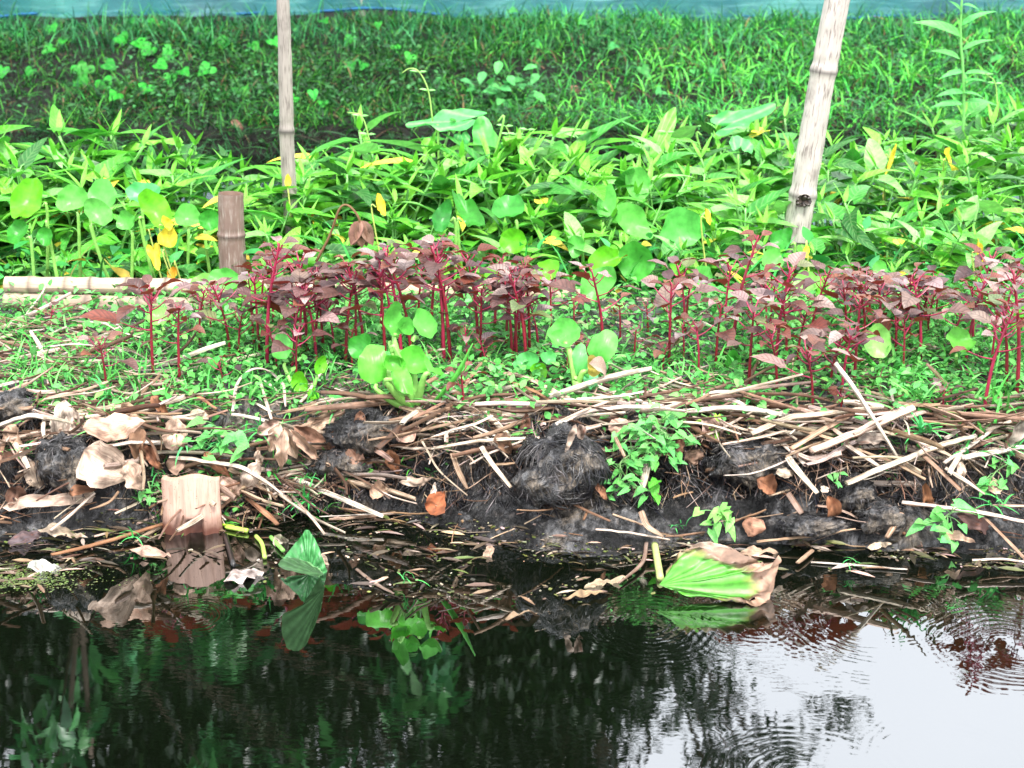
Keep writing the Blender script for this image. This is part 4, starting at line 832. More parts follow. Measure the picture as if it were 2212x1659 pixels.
# ---------------------------------------------------------------- straw, roots
ST = [(.58, .47, .38), (.70, .60, .50), (.34, .23, .16), (.50, .38, .28), (.18, .11, .08), (.80, .70, .60), (.28, .19, .14), (.11, .07, .055), (.06, .045, .038), (.64, .54, .45)]
def strands(name, label, cat, n, smin, smax, Lr, Rr, palette, mat, lift=(0, .02), dirn='any', seed=0, dens=None, xr=(-1.4, 1.4), nv=8):
    q = random.Random(seed); protos_ = []
    for i in range(nv):
        k = q.uniform(-.16, .16) if q.random() < .5 else q.uniform(-.4, .4); m = q.uniform(-.12, .12); protos_.append(tube([(0, 0, 0), (k * .5, .35, m * .5), (k, .7, m * .3), (k * 1.4, 1, -.06)], [1, 1.05, 1.0, .75], 5, n=8, flat=.5, cap=False))
    g = G(); x = rng.uniform(*xr, n); w0, c0 = ywl(x), ycr(x); s = rng.uniform(smin, smax, n) if dens is None else np.clip(rng.normal(dens[0], dens[1], n), smin, smax); y = w0 + s * (c0 - w0)
    z = np.maximum(bed(x, y), .001) + rng.uniform(*lift, n); L = rng.uniform(*Lr, n); r = Rr[0] + (Rr[1] - Rr[0]) * rng.random(n) ** 1.8; y = y - .4 * rng.uniform(*lift, n)
    if dirn == 'any': yaw = np.where(rng.random(n) < .75, rng.normal(0, .5, n) + np.pi * rng.integers(0, 2, n), rng.uniform(0, 6.28, n)); pit = rng.normal(-.02, .09, n)
    else: yaw = rng.uniform(3.6, 5.9, n); pit = rng.normal(-.55, .35, n)
    Rm = rot_many(yaw, pit, rng.uniform(0, 6.28, n)); cc = cols(palette, n, .3, .08); vi = rng.integers(0, nv, n)
    for i in range(nv):
        v, qd, uv = protos_[i]; m = vi == i
        if not m.any(): continue
        v = v.copy(); # cross-section carried at unit size: split centre line and radius
        cl = smooth_path([(0, 0, 0)], 1) if False else None
        S = np.stack([np.full(m.sum(), 1.), L[m], np.full(m.sum(), 1.)], -1)
        # build by centre line + ring offset
        cen = v.reshape(8, 6, 3).mean(axis=1, keepdims=True) if False else None
        c_ = v.reshape(8, 6, 3)[:, :5].mean(axis=1)[:, None]; off = (v.reshape(8, 6, 3) - c_).reshape(-1, 3); c_ = np.repeat(c_, 6, axis=1).reshape(-1, 3)
        V = c_[None] * L[m][:, None, None] + off[None] * r[m][:, None, None]
        V = np.einsum('nij,nkj->nki', Rm[m], V) + np.stack([x[m], y[m], z[m]], -1)[:, None]
        N_ = m.sum(); kk = len(v); g.V.append(V.reshape(-1, 3)); g.Q.append((qd[None] + (np.arange(N_) * kk)[:, None, None]).reshape(-1, 4) + g.n)
        U = np.tile(uv, (N_, 1)); U[:, 1] = U[:, 1] * np.repeat(L[m], kk) + np.repeat(rng.random(N_) * 5, kk); g.U.append(U); g.C.append(np.repeat(cc[m], kk, axis=0)); g.M.append(np.zeros(N_ * len(qd), int)); g.n += N_ * kk
    o = g.build(name, mat); tag(o, label, cat, kind='stuff'); return o
strands('straw_litter', 'dry straw and split stalks heaped along the crest of the bed', 'straw', 950, .62, 1.5, (.05, .25), (.0028, .0082), ST, M_straw, (0, .018), dens=(.97, .13), seed=3)
strands('straw_scraps', 'fine straw scraps strewn over the top of the bed', 'straw', 3000, .7, 4.5, (.02, .10), (.0012, .0034), ST, M_straw, (0, .012), seed=4, dens=(1.3, 1.2))
strands('straw_patch', 'matted pale straw covering the left top of the bed below the rails', 'straw', 420, 1.2, 4.2, (.05, .20), (.0015, .006), ST, M_straw, (0, .012), seed=14, xr=(-1.4, -.72))
strands('straw_on_slope', 'stray straw lying down the dark slope of the bed', 'straw', 260, .05, .9, (.03, .14), (.001, .0035), [(.42, .27, .17), (.26, .14, .09), (.16, .09, .06), (.55, .42, .32)], M_straw, (0, .015), seed=5)
BK = [(.005, .005, .007), (.009, .008, .009), (.02, .016, .016), (.006, .006, .011), (.11, .10, .105), (.014, .011, .010)]  # palest grey puts a sheen highlight into the root colour
strands('root_mat', 'mat of black and grey rotting roots hanging down the slope', 'roots', 11000, .42, 1.0, (.015, .07), (.0006, .0017), BK, M_root, (-.004, .010), 'down', seed=6)
strands('root_wisps', 'pale brown root wisps hanging below the straw crest', 'roots', 1500, .45, 1.0, (.03, .09), (.0005, .0013), [(.25, .15, .10), (.12, .07, .05), (.4, .28, .2)], M_root, (0, .015), 'down', seed=7)

def clod(px, py, wpx, hpx, label, seed, nf=900, depth=.06, pal=BK, lift=.03, down=True, amp=1.0):
    c = on_bed(px, py, lift); m = pxm(c); a, b_ = wpx / 2 / m, hpx / 2 / m; root = thing('root_clod', label, 'root clod', tuple(c))
    q = np.random.default_rng(seed); th = np.linspace(0, np.pi, 36)[:, None]; ph = np.linspace(0, 2 * np.pi, 64)[None]
    d = np.stack([np.sin(th) * np.cos(ph), np.sin(th) * np.sin(ph), np.cos(th) + 0 * ph], -1).reshape(-1, 3)
    def rad(d): return 1 + .5 * amp * fbm(d[:, 0] * 1.0 + seed, d[:, 2] + d[:, 1] * .7, 1.9, 3) + .28 * amp * fbm(d[:, 0] - d[:, 1] + seed * 3, d[:, 2], 6, 3)
    S = np.array([a, depth, b_]); rr = rad(d); rr[::64] = rr[::64]; rr = rr.reshape(36, 64); rr[:, -1] = rr[:, 0]; rr[0] = rr[0].mean(); rr[-1] = rr[-1].mean(); v = d * rr.reshape(-1, 1) * S
    g = G(); g.add(v, grid_quads(36, 64)[:, ::-1], np.stack([np.tile(ph.ravel(), 36), np.repeat(th.ravel(), 64)], -1), (.02, .018, .02)); g.build('lump', M_mud, root)
    n = int(nf * .5); dd = q.normal(size=(n, 3)); dd[:, 1] = -np.abs(dd[:, 1]) * .9; dd /= np.linalg.norm(dd, axis=1)[:, None]; p = dd * rad(dd)[:, None] * S
    nn = dd / S; nn /= np.linalg.norm(nn, axis=1)[:, None]; sw = 1.5 * fbm(p[:, 0] / a, p[:, 2] / b_, 2.2, 2) + q.normal(0, .5, n); tt = np.stack([np.sin(sw) + .6 * dd[:, 0], 0 * sw, -np.cos(sw) * (1 if down else 0.3)], -1); tt -= nn * (tt * nn).sum(1)[:, None]; tt /= np.linalg.norm(tt, axis=1)[:, None]
    side = np.cross(tt, nn); st_ = q.random(n) < .05; tt = np.where(st_[:, None], tt * .7 + nn * q.uniform(.2, .9, n)[:, None], tt); tt /= np.linalg.norm(tt, axis=1)[:, None]; side = np.cross(tt, nn); side /= np.linalg.norm(side, axis=1)[:, None]; nn = np.cross(side, tt); Rm = np.stack([side, tt, nn], axis=2); sw0 = 0; L = q.uniform(.15, .7, n) * min(a, b_) * .9
    g = G(); P = tube([(0, 0, -.01), (.06, .35, .02), (-.03, .7, .015), (.05, 1, -.02)], [.014, .032, .026, .006], 4, n=7, cap=False)
    pi = ((fbm(p[:, 0] / a + seed, p[:, 2] / b_ + seed, 2.4, 3) + .5 + q.normal(0, .12, n)).clip(0, .999) * len(pal)).astype(int); pc = np.array(sorted(pal, key=sum))[pi]; g.many(P, Rm * L[:, None, None], p, pc * q.uniform(.6, 1.4, (n, 1))); g.build('root_fibres', M_root, root); return root
clod(1212, 1004, 176, 150, 'big round black root ball in the middle of the slope', 1, 2600, .085, lift=.045, amp=.75)
clod(1608, 995, 170, 90, 'grey-black fibrous root clod left of the crossing stalks', 2, 1800, .06, pal=BK + [(.12, .10, .09), (.08, .065, .055)])
clod(28, 878, 100, 70, 'black root clod at the left edge of the bed', 3, 900, .05, lift=.02)
clod(150, 1000, 110, 120, 'black peaked root clod beneath the pale dead leaves at left', 4, 1300, .05)
clod(1845, 1070, 90, 70, 'black matted clod below the long crossing stalk', 5, 1100, .05)
0 and clod(1940, 1040, 90, 60, 'small grey-black clod right of the black matted one', 6, 800, .04)
clod(2075, 918, 150, 50, 'flat dark soil clod behind the crest at the right', 7, 900, .05, lift=.0)
clod(1900, 1115, 90, 60, 'brownish fibrous clod near the water at right', 8, 900, .04, pal=BK + [(.13, .09, .07)])
0 and clod(2110, 1040, 120, 70, 'blue-black clod under the stalks near the right edge', 9, 900, .04)
clod(800, 930, 170, 80, 'dark root mass with pale wisps left of the round root ball', 10, 1500, .05, pal=BK + [(.2, .13, .09)])
clod(740, 1000, 120, 70, 'brown-grey matted clod low on the slope left of the middle', 11, 900, .04, pal=BK + [(.14, .10, .08)])
clod(1755, 1130, 130, 36, 'low wet blue-grey mud clod at the waterline right of the middle', 12, 800, .05, pal=[(.03, .03, .045), (.08, .08, .10), (.02, .02, .03)])
0 and clod(1010, 910, 80, 40, 'small dark earth clod behind the middle of the straw crest', 13, 500, .03)
0 and clod(1450, 1080, 110, 60, 'dark grey mud clod under the creeping weed', 14, 700, .04)

SK = [
 ([(1067, 803), (1137, 817), (1205, 850), (1270, 887)], 15, .05, 0, 'stout pale stalk leaning down right above the round root ball'), ([(1080, 818), (1140, 838), (1197, 870)], 8, .04, 3, 'thin stalk lying under the stout pale one'),
 ([(1254, 822), (1387, 867)], 13, .05, 1, 'pale straight stalk sloping right of the pale hyacinth'), ([(850, 842), (780, 876), (640, 925)], 15, .04, 2, 'thick brown-edged stalk rising to the foot of the largest hyacinth'),
 ([(1194, 920), (1270, 889), (1387, 878), (1480, 890)], 14, .06, 1, 'long arched stalk starting above the round root ball'), ([(940, 968), (1037, 952), (1165, 946)], 12, .06, 1, 'level stalk ending at the left side of the round root ball'),
 ([(845, 962), (890, 968), (945, 970)], 9, .05, 0, 'short level stalk left of the one touching the root ball'), ([(977, 978), (992, 1020), (1010, 1056)], 14, .06, 2, 'brown stalk hanging down left of the root ball'),
 ([(1040, 966), (1065, 1005), (1104, 1053)], 12, .075, 1, 'pale pointed stalk slanting down to the root ball foot'), ([(1057, 1005), (1114, 1001)], 10, .04, 2, 'short brown stub beside the root ball'),
 ([(964, 955), (970, 931), (1020, 918), (1064, 898)], 9, .06, 1, 'hooked pale stalk curving over left of the root ball'), ([(1020, 918), (1070, 941)], 7, .06, 1, 'thin short stalk crossing the hooked one'),
 ([(910, 950), (924, 975), (950, 1018), (1010, 1070)], 5, .06, 5, 'long thin fibre drooping down the slope left of the root ball'), ([(937, 965), (1004, 981), (1027, 1001)], 5, .06, 5, 'thin curved fibre above the brown hanging stalk'),
 ([(1237, 932), (1300, 918)], 14, .05, 1, 'short pale stalk lying on top of the root ball'), ([(1417, 961), (1398, 1010), (1387, 1060)], 18, .05, 1, 'thick pale stalk standing behind the creeping weed'), ([(864, 880), (944, 903)], 9, .04, 2, 'thin brown stalk below the largest hyacinth'),
 ([(1805, 783, .10), (1855, 851, .10), (1942, 993, .06)], 17, None, 1, 'long pale stalk leaning steeply across the others at right'), ([(1622, 937), (1708, 903), (1822, 889)], 20, .07, 0, 'thick round stalk with a torn white end at right'),
 ([(1708, 970), (1792, 920), (1868, 880)], 14, .07, 2, 'brownish stalk rising behind the steep leaning one'), ([(1752, 975), (1842, 937), (1974, 881)], 22, .08, 0, 'broad pale stalk crossing under the steep leaning one'),
 ([(1708, 975), (1758, 991), (1818, 978)], 18, .06, 0, 'ribbed bent stalk below the broad crossing one'), ([(1828, 1045), (1908, 1011), (2008, 971), (2108, 940)], 18, .08, 1, 'longest pale stalk, rising to the right across the slope'),
 ([(1822, 958), (1902, 1011)], 14, .06, 1, 'stalk slanting down under the steep leaning one'), ([(1775, 905), (1832, 951)], 11, .05, 0, 'short stalk slanting behind the crossing ones'), ([(2042, 948), (2092, 917), (2162, 889)], 11, .06, 1, 'pale curved stalk over the dark soil clod at right'),
 ([(1498, 857), (1558, 846), (1632, 852)], 11, .04, 1, 'pale bowed stalk at the edge of the weeds right of the middle'), ([(1475, 890), (1575, 881), (1692, 897)], 18, .05, 1, 'broad flat stalk lying level right of the middle'),
 ([(1475, 948), (1542, 933), (1625, 889)], 9, .06, 5, 'thin stalk bowing over the fibrous clod'), ([(1495, 903), (1560, 915), (1615, 930)], 14, .05, 0, 'pale stalk under the broad flat one'), ([(1702, 990), (1722, 1018), (1765, 1067)], 17, .07, 1, 'thick bent stalk hanging down right of the fibrous clod'),
 ([(1995, 985), (2035, 1022), (2075, 1060)], 12, .06, 2, 'left one of two stalks slanting down at the right'), ([(2042, 1011), (2128, 1067)], 12, .07, 0, 'right one of two stalks slanting down at the right'), ([(2075, 990), (2150, 975), (2240, 960)], 18, .06, 1, 'thick stalk running level to the right edge'),
 ([(1948, 1086), (2075, 1100), (2230, 1131)], 13, .06, 1, 'long low stalk just above the water at the right edge'), ([(1635, 1170), (1735, 1160), (1848, 1142)], 9, .03, 2, 'brown stalk lying along the waterline right of the middle'), ([(1948, 1109), (1915, 1162)], 13, .05, 2, 'short reddish stalk leaning into the water at right'),
 ([(1752, 1214), (1858, 1222), (1960, 1230)], 6, .01, 1, 'thin pale stalk floating right of the torn green leaf'), ([(2100, 1210), (2160, 1208), (2240, 1218)], 8, .01, 1, 'pale stalk floating at the right edge of the water'), ([(1755, 1189), (1722, 1217)], 11, .02, 2, 'short stalk half sunk right of the torn green leaf'),
 ([(2128, 1119), (2175, 1166), (2212, 1205)], 8, .05, 2, 'dark thin stalk falling into the water at the right edge'), ([(2145, 1092), (2230, 1092)], 9, .05, 0, 'short stalk poking out at the right edge'), ([(1702, 1066), (1732, 1110)], 15, .04, 4, 'dull brown stump of stalk below the fibrous clod'),
 ([(1384, 1106), (1400, 1139), (1432, 1160)], 13, .05, 2, 'bent brown stalk reaching the waterline below the creeping weed'), ([(1287, 1143), (1370, 1152), (1447, 1166)], 7, .03, 1, 'thin pale stalk lying on the mud below the root ball'),
 ([(1397, 1172), (1387, 1216), (1337, 1259)], 9, .02, 4, 'grey curved stalk in the water left of the torn leaf'), ([(770, 1230), (808, 1258), (850, 1283)], 8, .01, 4, 'dark stick floating left of the middle of the pond edge'), ([(690, 1116), (770, 1112), (850, 1109)], 4, .02, 1, 'very thin straw along the waterline left of the middle'),
 ([(-20, 925), (60, 899), (115, 906)], 16, .05, 1, 'thick bowed stalk at the left edge of the crest'), ([(187, 972), (267, 958), (343, 954)], 12, .07, 1, 'pale level stalk above the large dead leaf at left'), ([(367, 987), (433, 995), (513, 1008), (567, 1038), (630, 1081)], 14, .06, 1, 'long bowed stalk curving behind the wooden stake'),
 ([(495, 1012), (550, 1045), (600, 1072)], 14, .04, 2, 'brown split stalk under the long bowed one'), ([(368, 1127), (300, 1148), (200, 1178), (110, 1199)], 11, .03, 3, 'long reddish stalk lying in the water left of the stake'), ([(257, 1061), (235, 1085), (193, 1101)], 8, .04, 2, 'thin brown twig on the mud left of the stake'),
 ([(205, 1065), (155, 1110), (110, 1146)], 9, .04, 1, 'pale forked stalk sloping to the water at left'), ([(533, 1077), (570, 1105), (600, 1133)], 13, .04, 3, 'dark reddish stalk end entering the water right of the stake'), ([(503, 888), (513, 828), (547, 797), (587, 805), (627, 848)], 7, .04, 1, 'slender stalk bent in a hoop above the crest'),
 ([(563, 825), (587, 905)], 7, .06, 1, 'thin white stalk standing inside the hoop'), ([(613, 831), (617, 878)], 6, .06, 1, 'tiny white upright stalk right of the hoop'), ([(710, 778), (663, 851), (650, 868)], 8, .05, 1, 'thin pale stalk leaning against the young hyacinth'),
 ([(393, 831), (467, 883)], 9, .04, 3, 'orange-brown stalk sloping down right at the left of the crest'), ([(160, 658), (233, 685), (283, 725)], 9, .03, 1, 'pale bowed stalk below the left bamboo rails'), ([(150, 741), (313, 740)], 8, .02, 1, 'level pale straw left of the first tall red plants'),
 ([(153, 698), (207, 725)], 8, .02, 2, 'short brown stalk in the left straw'), ([(450, 905), (380, 903), (320, 897)], 10, .05, 0, 'level stalk along the crest at left'), ([(640, 925), (560, 905), (500, 895)], 11, .05, 1, 'pale stalk along the crest left of the splayed dead leaf'),
 ([(1300, 875), (1420, 868), (1520, 875)], 10, .05, 0, 'stalk lying level behind the creeping weed'), ([(1560, 960), (1640, 945), (1700, 930)], 9, .07, 0, 'thin stalk lying over the fibrous clod'), ([(2180, 900), (2100, 960), (2040, 1000)], 10, .06, 1, 'curved pale stalk crossing near the right edge'),
 ([(1900, 930), (1990, 955), (2080, 1000)], 12, .05, 0, 'stalk slanting under the longest one at right'), ([(2130, 930), (2200, 905), (2240, 900)], 13, .05, 1, 'pale stalk end at the right edge of the crest'), ([(1640, 905), (1720, 925), (1800, 950)], 12, .045, 2, 'stalk running beneath the thick round one'), ([(1850, 970), (1930, 1000), (2000, 1035)], 10, .06, 2, 'brown stalk between the crossing ones and the right clods'),
 ([(1000, 850), (1015, 815), (1070, 748)], 8, .06, 2, 'pale slender stalk leaning right behind the crest middle'),
]
SC_ = [(.64, .52, .42), (.76, .67, .57), (.46, .32, .22), (.36, .18, .10), (.22, .17, .14), (.56, .46, .38)]
for pts, wd, lift, ci, lab in SK:
    P = []
    for p in pts:
        if len(p) == 3:
            base_ = on_bed(1905, 1000); P.append(at_y(p[0], p[1], base_[1] - .02 if p[1] < 900 else base_[1] - .06))
        else: P.append(on_bed(p[0], p[1], lift))
    P = np.array(P); ym = np.polyfit(np.arange(len(P)), P[:, 1], 1) if len(P) > 2 else None
    if ym is not None:                      # a stiff stalk spans hollows: keep it near a straight line in depth
        Yl = np.minimum(np.polyval(ym, np.arange(len(P))), P[:, 1] + .01)
        P = np.array([at_y(*p[:2], y) for p, y in zip(pts, Yl)])
    m = pxm(P.mean(axis=0)); r = wd / 2 / m; tp = rnd.choice([.5, .8, .9]) 
    v, q, uv = tube(P, [r * .95, r, r * 1.05, r * tp], 12, n=max(10, len(P) * 7), flat=.62, groove=.07)
    uv = uv + [0, rnd.random() * 9]; ax = v[:, 0] * 9 + v[:, 2] * 7
    v = v + (r * .22) * np.stack([fbm(ax, v[:, 1] * 0 + ci, 6, 2)] * 3, -1)
    g = G(); g.add(v, q, uv, jit(SC_[ci], .12)); o = g.build('dry_stalk', M_straw, origin=P.mean(axis=0)); tag(o, lab, 'dry stalk', 'dry stalks lying on the bed edge')

# green cut stems in the shallows
for pts, wd, lab, c in [([(1414, 1176), (1420, 1210), (1427, 1250)], 15, 'thick cream-green stem in the water beside the torn leaf', (.45, .52, .18)), ([(488, 1138), (510, 1142), (535, 1147)], 11, 'short yellow-green stem floating right of the stake', (.4, .6, .08)), ([(553, 1158), (566, 1175), (572, 1205)], 9, 'curved yellow-green stem in the shallows', (.35, .5, .1)), ([(585, 1160), (612, 1190)], 9, 'green stem pointing down right in the shallows', (.15, .4, .08)), ([(478, 1133), (505, 1137)], 6, 'bright lime stem scrap at the stake foot', (.45, .75, .05))]:
    P = [on_bed(x, y, .015) for x, y in pts]; m = pxm(P[0]); g = G(); g.add(*tube(P, wd / 2 / m, 10), jit(c, .1)); o = g.build('cut_stem', M_stem, origin=P[0]); tag(o, lab, 'cut stem')
g = G(); P = [on_bed(487, 1160, .01), on_bed(505, 1225, .01)]; g.add(*tube([P[0] + [0, 0, .004], P[1] + [0, 0, .004]], .005, 6), (.012, .01, .01)); o = g.build('sunken_twig', M_root, origin=P[0]); tag(o, 'black twig lying in the water right of the stake', 'twig')

# ---------------------------------------------------------------- dead leaves
def dead(px, py, L, W, ang, tilt, lab, c=(.60, .43, .32), curl=.9, fold=.3, wave=.12, prof='ovate', lift=.05, yaw=0, twist=0., nl=14, nw=9, name='dead_leaf', parts=None, mat=None):
    ctr = on_bed(px, py, lift); m = pxm(ctr); tau = R(tilt); a = R(ang); n = np.array([0, -math.cos(tau), math.sin(tau)]); upv = np.array([0, math.sin(tau), math.cos(tau)])
    t = math.cos(a) * upv + math.sin(a) * np.array([1, 0, 0]); cc, ss = math.cos(R(yaw)), math.sin(R(yaw)); Rz = np.array([[cc, -ss, 0], [ss, cc, 0], [0, 0, 1]]); t = Rz @ t; n = Rz @ n
    v, q, uv = leaf(L / m, W / m, prof, nl, nw, curl, fold, wave, twist); v = v - v.mean(axis=0)
    s_ = L / m; nn = fbm(v[:, 0] / s_ * 2 + px, v[:, 1] / s_ * 2 + py, 2.2, 3); v[:, 2] += nn * .2 * s_; v[:, 0] *= 1 + .5 * fbm(v[:, 1] / s_ * 4 + px, np.sign(v[:, 0]) * 3 + py, 1.6, 3); v[:, 2] += .10 * s_ * fbm(v[:, 0] / s_ * 4 + py, v[:, 1] / s_ * 3, 1.8, 2) + .25 * np.abs(v[:, 0]) * np.sign(fold) * (np.abs(v[:, 0]) > .3 * W / m / 2)
    uv = np.stack([uv[:, 0] * .6, uv[:, 1] * L / m * 1.5 + rnd.random() * 4], -1); cj = jit(c, .1); st = 1 - .5 * sst(.15, .5, fbm(v[:, 0] / s_ * 3, v[:, 1] / s_ * 3 + px, 1.3, 3))
    g = G(); g.add(v, q, uv, cj[None] * st[:, None] * (1 - .6 * sst(.25, .4, fbm(v[:, 0] / s_ * 9 + py, v[:, 1] / s_ * 9, 1.2, 2)))[:, None] * np.array([1, .97, .95]), Rm=frame(t, n)); g2 = g
    o = g2.build(name, mat or M_dry, origin=(0, 0, 0)); o.location = ctr; return tag(o, lab, 'dead leaf', 'dead leaves on the slope')
dead(1232, 950, 70, 16, 200, 5, 'pale torn strip hanging down the face of the round root ball', (.5, .4, .35), .3, .5, .2, lift=.15)
dead(1255, 935, 44, 24, 170, 5, 'grey-brown scrap near the top of the round root ball', (.4, .32, .28), .8, .6, .3, lift=.15)
PL = (.72, .54, .43); BR = (.36, .20, .13)
dead(232, 1005, 130, 95, 125, 20, 'large pale torn dead leaf spread open left of the stake', PL, 1.1, .35, .2, lift=.07)
dead(292, 1030, 80, 50, 160, 10, 'pale leaf lobe hanging at the right of the large torn one', PL, .6, .5, .15, lift=.075)
dead(250, 918, 140, 62, 80, 35, 'pale folded dead leaf lying along the left crest', (.66, .46, .34), .7, -.4, .15, lift=.06)
dead(290, 898, 70, 50, 70, 30, 'crumpled tan leaf above the folded one at left', (.7, .5, .36), 1.4, .6, .3, lift=.05)
dead(135, 915, 100, 46, 5, 5, 'upright split pale husk at the left of the crest', (.78, .66, .56), .3, .8, .15, 'strap', lift=.05)
dead(163, 915, 80, 36, -15, 10, 'narrow husk leaning beside the split one', (.72, .58, .5), .5, .7, .2, lift=.05)
dead(375, 935, 80, 62, 0, 20, 'rounded pale dead leaf standing behind the stake', (.68, .52, .42), .6, -.4, .1, lift=.05)
dead(78, 1030, 78, 60, 170, 20, 'greyish speckled husk on the mud at far left', (.52, .42, .34), 1.0, -.6, .2, lift=.04)
dead(105, 1083, 200, 24, 82, 30, 'long pale strap leaf lying over the mud at left', (.72, .58, .48), .4, .4, .1, 'strap', lift=.03)
dead(135, 1150, 110, 26, 95, 60, 'cream leaf just above the water at left', (.72, .6, .48), .3, .3, .2, lift=.02)
dead(498, 1060, 80, 50, 150, 15, 'frayed pale leaf directly right of the stake', (.66, .48, .38), .9, .5, .3, lift=.05)
dead(385, 1000, 60, 44, 60, 10, 'dark-throated curled leaf above the stake', (.36, .25, .2), 1.8, .9, .2, lift=.05)
for px, py, L, ang, c, lab in [(592, 950, 84, 205, PL, 'first finger of the splayed dead leaf, shortest on the left'), (610, 975, 110, 190, PL, 'longest pale finger of the splayed dead leaf'), (628, 960, 90, 165, (.7, .5, .38), 'middle finger of the splayed dead leaf'), (662, 965, 110, 140, (.62, .44, .32), 'bent right finger of the splayed dead leaf'), (672, 940, 90, 118, BR, 'brown right-hand finger of the splayed dead leaf'), (575, 925, 70, 240, PL, 'upper left finger of the splayed dead leaf')]:
    dead(px, py, L, 28, ang, 15, lab, c, 1.0, .8, .15, lift=.075)
dead(1135, 912, 48, 22, 5, 0, 'small curled brown leaf cup above the round root ball', (.3, .16, .11), .4, 1.2, .1, lift=.06)
dead(779, 915, 60, 26, 180, 5, 'narrow brown leaf hanging below the crest left of the middle', BR, .3, .7, .1, lift=.07)
dead(768, 1005, 80, 50, 160, 20, 'rusty dead leaf lying on the dark slope left of the middle', (.42, .25, .18), .8, -.3, .2, lift=.05)
dead(945, 1085, 64, 44, 30, 20, 'glossy chestnut leaf on the wet mud below the slope', (.36, .12, .05), .9, .6, .2, lift=.04)
dead(937, 1058, 36, 12, 10, 0, 'white curled tip above the chestnut leaf', (.8, .66, .55), .8, .8, .1, lift=.05)
dead(1625, 1135, 66, 44, -70, 30, 'brown curled leaf on the waterline left of the wet mud clod', (.42, .24, .17), 1.4, -.4, .2, lift=.04)
dead(1780, 1055, 30, 18, 10, 10, 'small cream curl under the crossing stalks', (.74, .6, .5), 2.2, .4, .1, lift=.05)
dead(2070, 1160, 90, 18, 100, 40, 'tan leaf strip on the mud near the right edge', (.6, .44, .34), .5, .3, .2, lift=.03)
dead(2120, 1130, 120, 40, 110, 30, 'dull violet-brown rotting leaf at lower right', (.16, .1, .09), .7, -.3, .2, lift=.02)
dead(1500, 990, 50, 40, 190, 10, 'pinkish brown leaf left of the fibrous clod', (.42, .27, .2), 1.1, -.4, .2, lift=.05)
dead(1460, 970, 60, 30, 200, 10, 'rusty leaf behind the creeping weed', (.34, .18, .12), .9, .5, .2, lift=.04)
dead(1300, 1062, 50, 18, 150, 10, 'small reddish leaf at the right foot of the root ball', (.42, .2, .12), .6, .4, .2, lift=.04)
dead(1640, 1195, 90, 24, 80, 60, 'tan scrap floating behind the torn green leaf', (.5, .38, .28), .3, .2, .2, lift=.01)
dead(560, 990, 40, 20, 170, 10, 'short leaf scrap left of the splayed dead leaf', PL, .8, .5, .1, lift=.06)
dead(1055, 1197, 40, 20, 25, 30, 'square tan chip floating in the shallows', (.5, .36, .26), .1, .1, .02, 'strap', lift=.01)
dead(1310, 1262, 110, 16, 70, 75, 'thin tan blade floating between the sticks in front of the mud', (.5, .4, .28), .2, .2, .1, lift=.004)
dead(1150, 1330, 150, 18, 68, 80, 'long brown blade floating farthest out from the bank', (.42, .3, .2), .2, .2, .1, lift=.004)
dead(1270, 1290, 120, 22, 72, 78, 'tan blade floating beside the long brown one', (.4, .3, .18), .2, .2, .1, lift=.004)
dead(1900, 1180, 60, 16, 75, 60, 'small cream chip floating at right', (.7, .58, .46), .2, .3, .1, lift=.01)
dead(330, 1198, 100, 26, 95, 70, 'wavy tan leaf floating left of the stake reflection', (.55, .4, .3), .3, .3, .3, lift=.006)
dead(55, 1160, 80, 40, 60, 50, 'violet-grey rotten leaf at the waterline far left', (.12, .1, .12), .6, -.3, .2, lift=.01)
dead(100, 1228, 84, 30, 88, 55, 'grey-white leaf floating on the scum at far left', (.62, .64, .6), .6, .3, .3, lift=.012)
dead(528, 1245, 96, 34, 68, 50, 'grey-white shrivelled leaf floating left of the green triangle', (.66, .62, .58), .7, .4, .35, lift=.015)
dead(610, 1170, 50, 30, 130, 20, 'white curled scrap by the green stems', (.7, .6, .5), 1.6, .6, .2, lift=.01)
dead(705, 1215, 50, 10, 160, 10, 'thin cream scrap at the right of the green triangle leaf', (.6, .5, .4), .5, .3, .2, lift=.01)
DLq = random.Random(77)
NM = ['cream', 'tan', 'pinkish', 'brown', 'chestnut', 'pale grey', 'dark brown']; CL_ = [(.72, .58, .46), (.55, .39, .28), (.62, .42, .34), (.32, .19, .12), (.36, .17, .09), (.55, .5, .45), (.14, .08, .055)]
spots = [(30, 940), (20, 990), (205, 985), (330, 990), (300, 965), (430, 905), (350, 880), (470, 1005), (180, 1060), (40, 1070), (540, 1035), (700, 905), (715, 960), (850, 1000), (880, 935), (1090, 960), (1340, 920), (1540, 930), (1660, 1050), (1800, 1100), (1890, 950), (2000, 1080), (2080, 1020), (2150, 1050), (2190, 940), (1700, 1020), (900, 1040), (820, 1060)]
for i, (a, b) in enumerate(sorted(spots)):
    k = DLq.randrange(7); dead(a, b, DLq.uniform(45, 100), DLq.uniform(20, 42), DLq.uniform(60, 220), DLq.uniform(0, 35), f'{NM[k]} crumpled leaf scrap among the stalks, {ordinal(i)} scrap from the left', CL_[k], DLq.uniform(.6, 1.8), DLq.choice([-.6, .5, .9]), .2, lift=.055, twist=DLq.uniform(-.8, .8), nw=7)
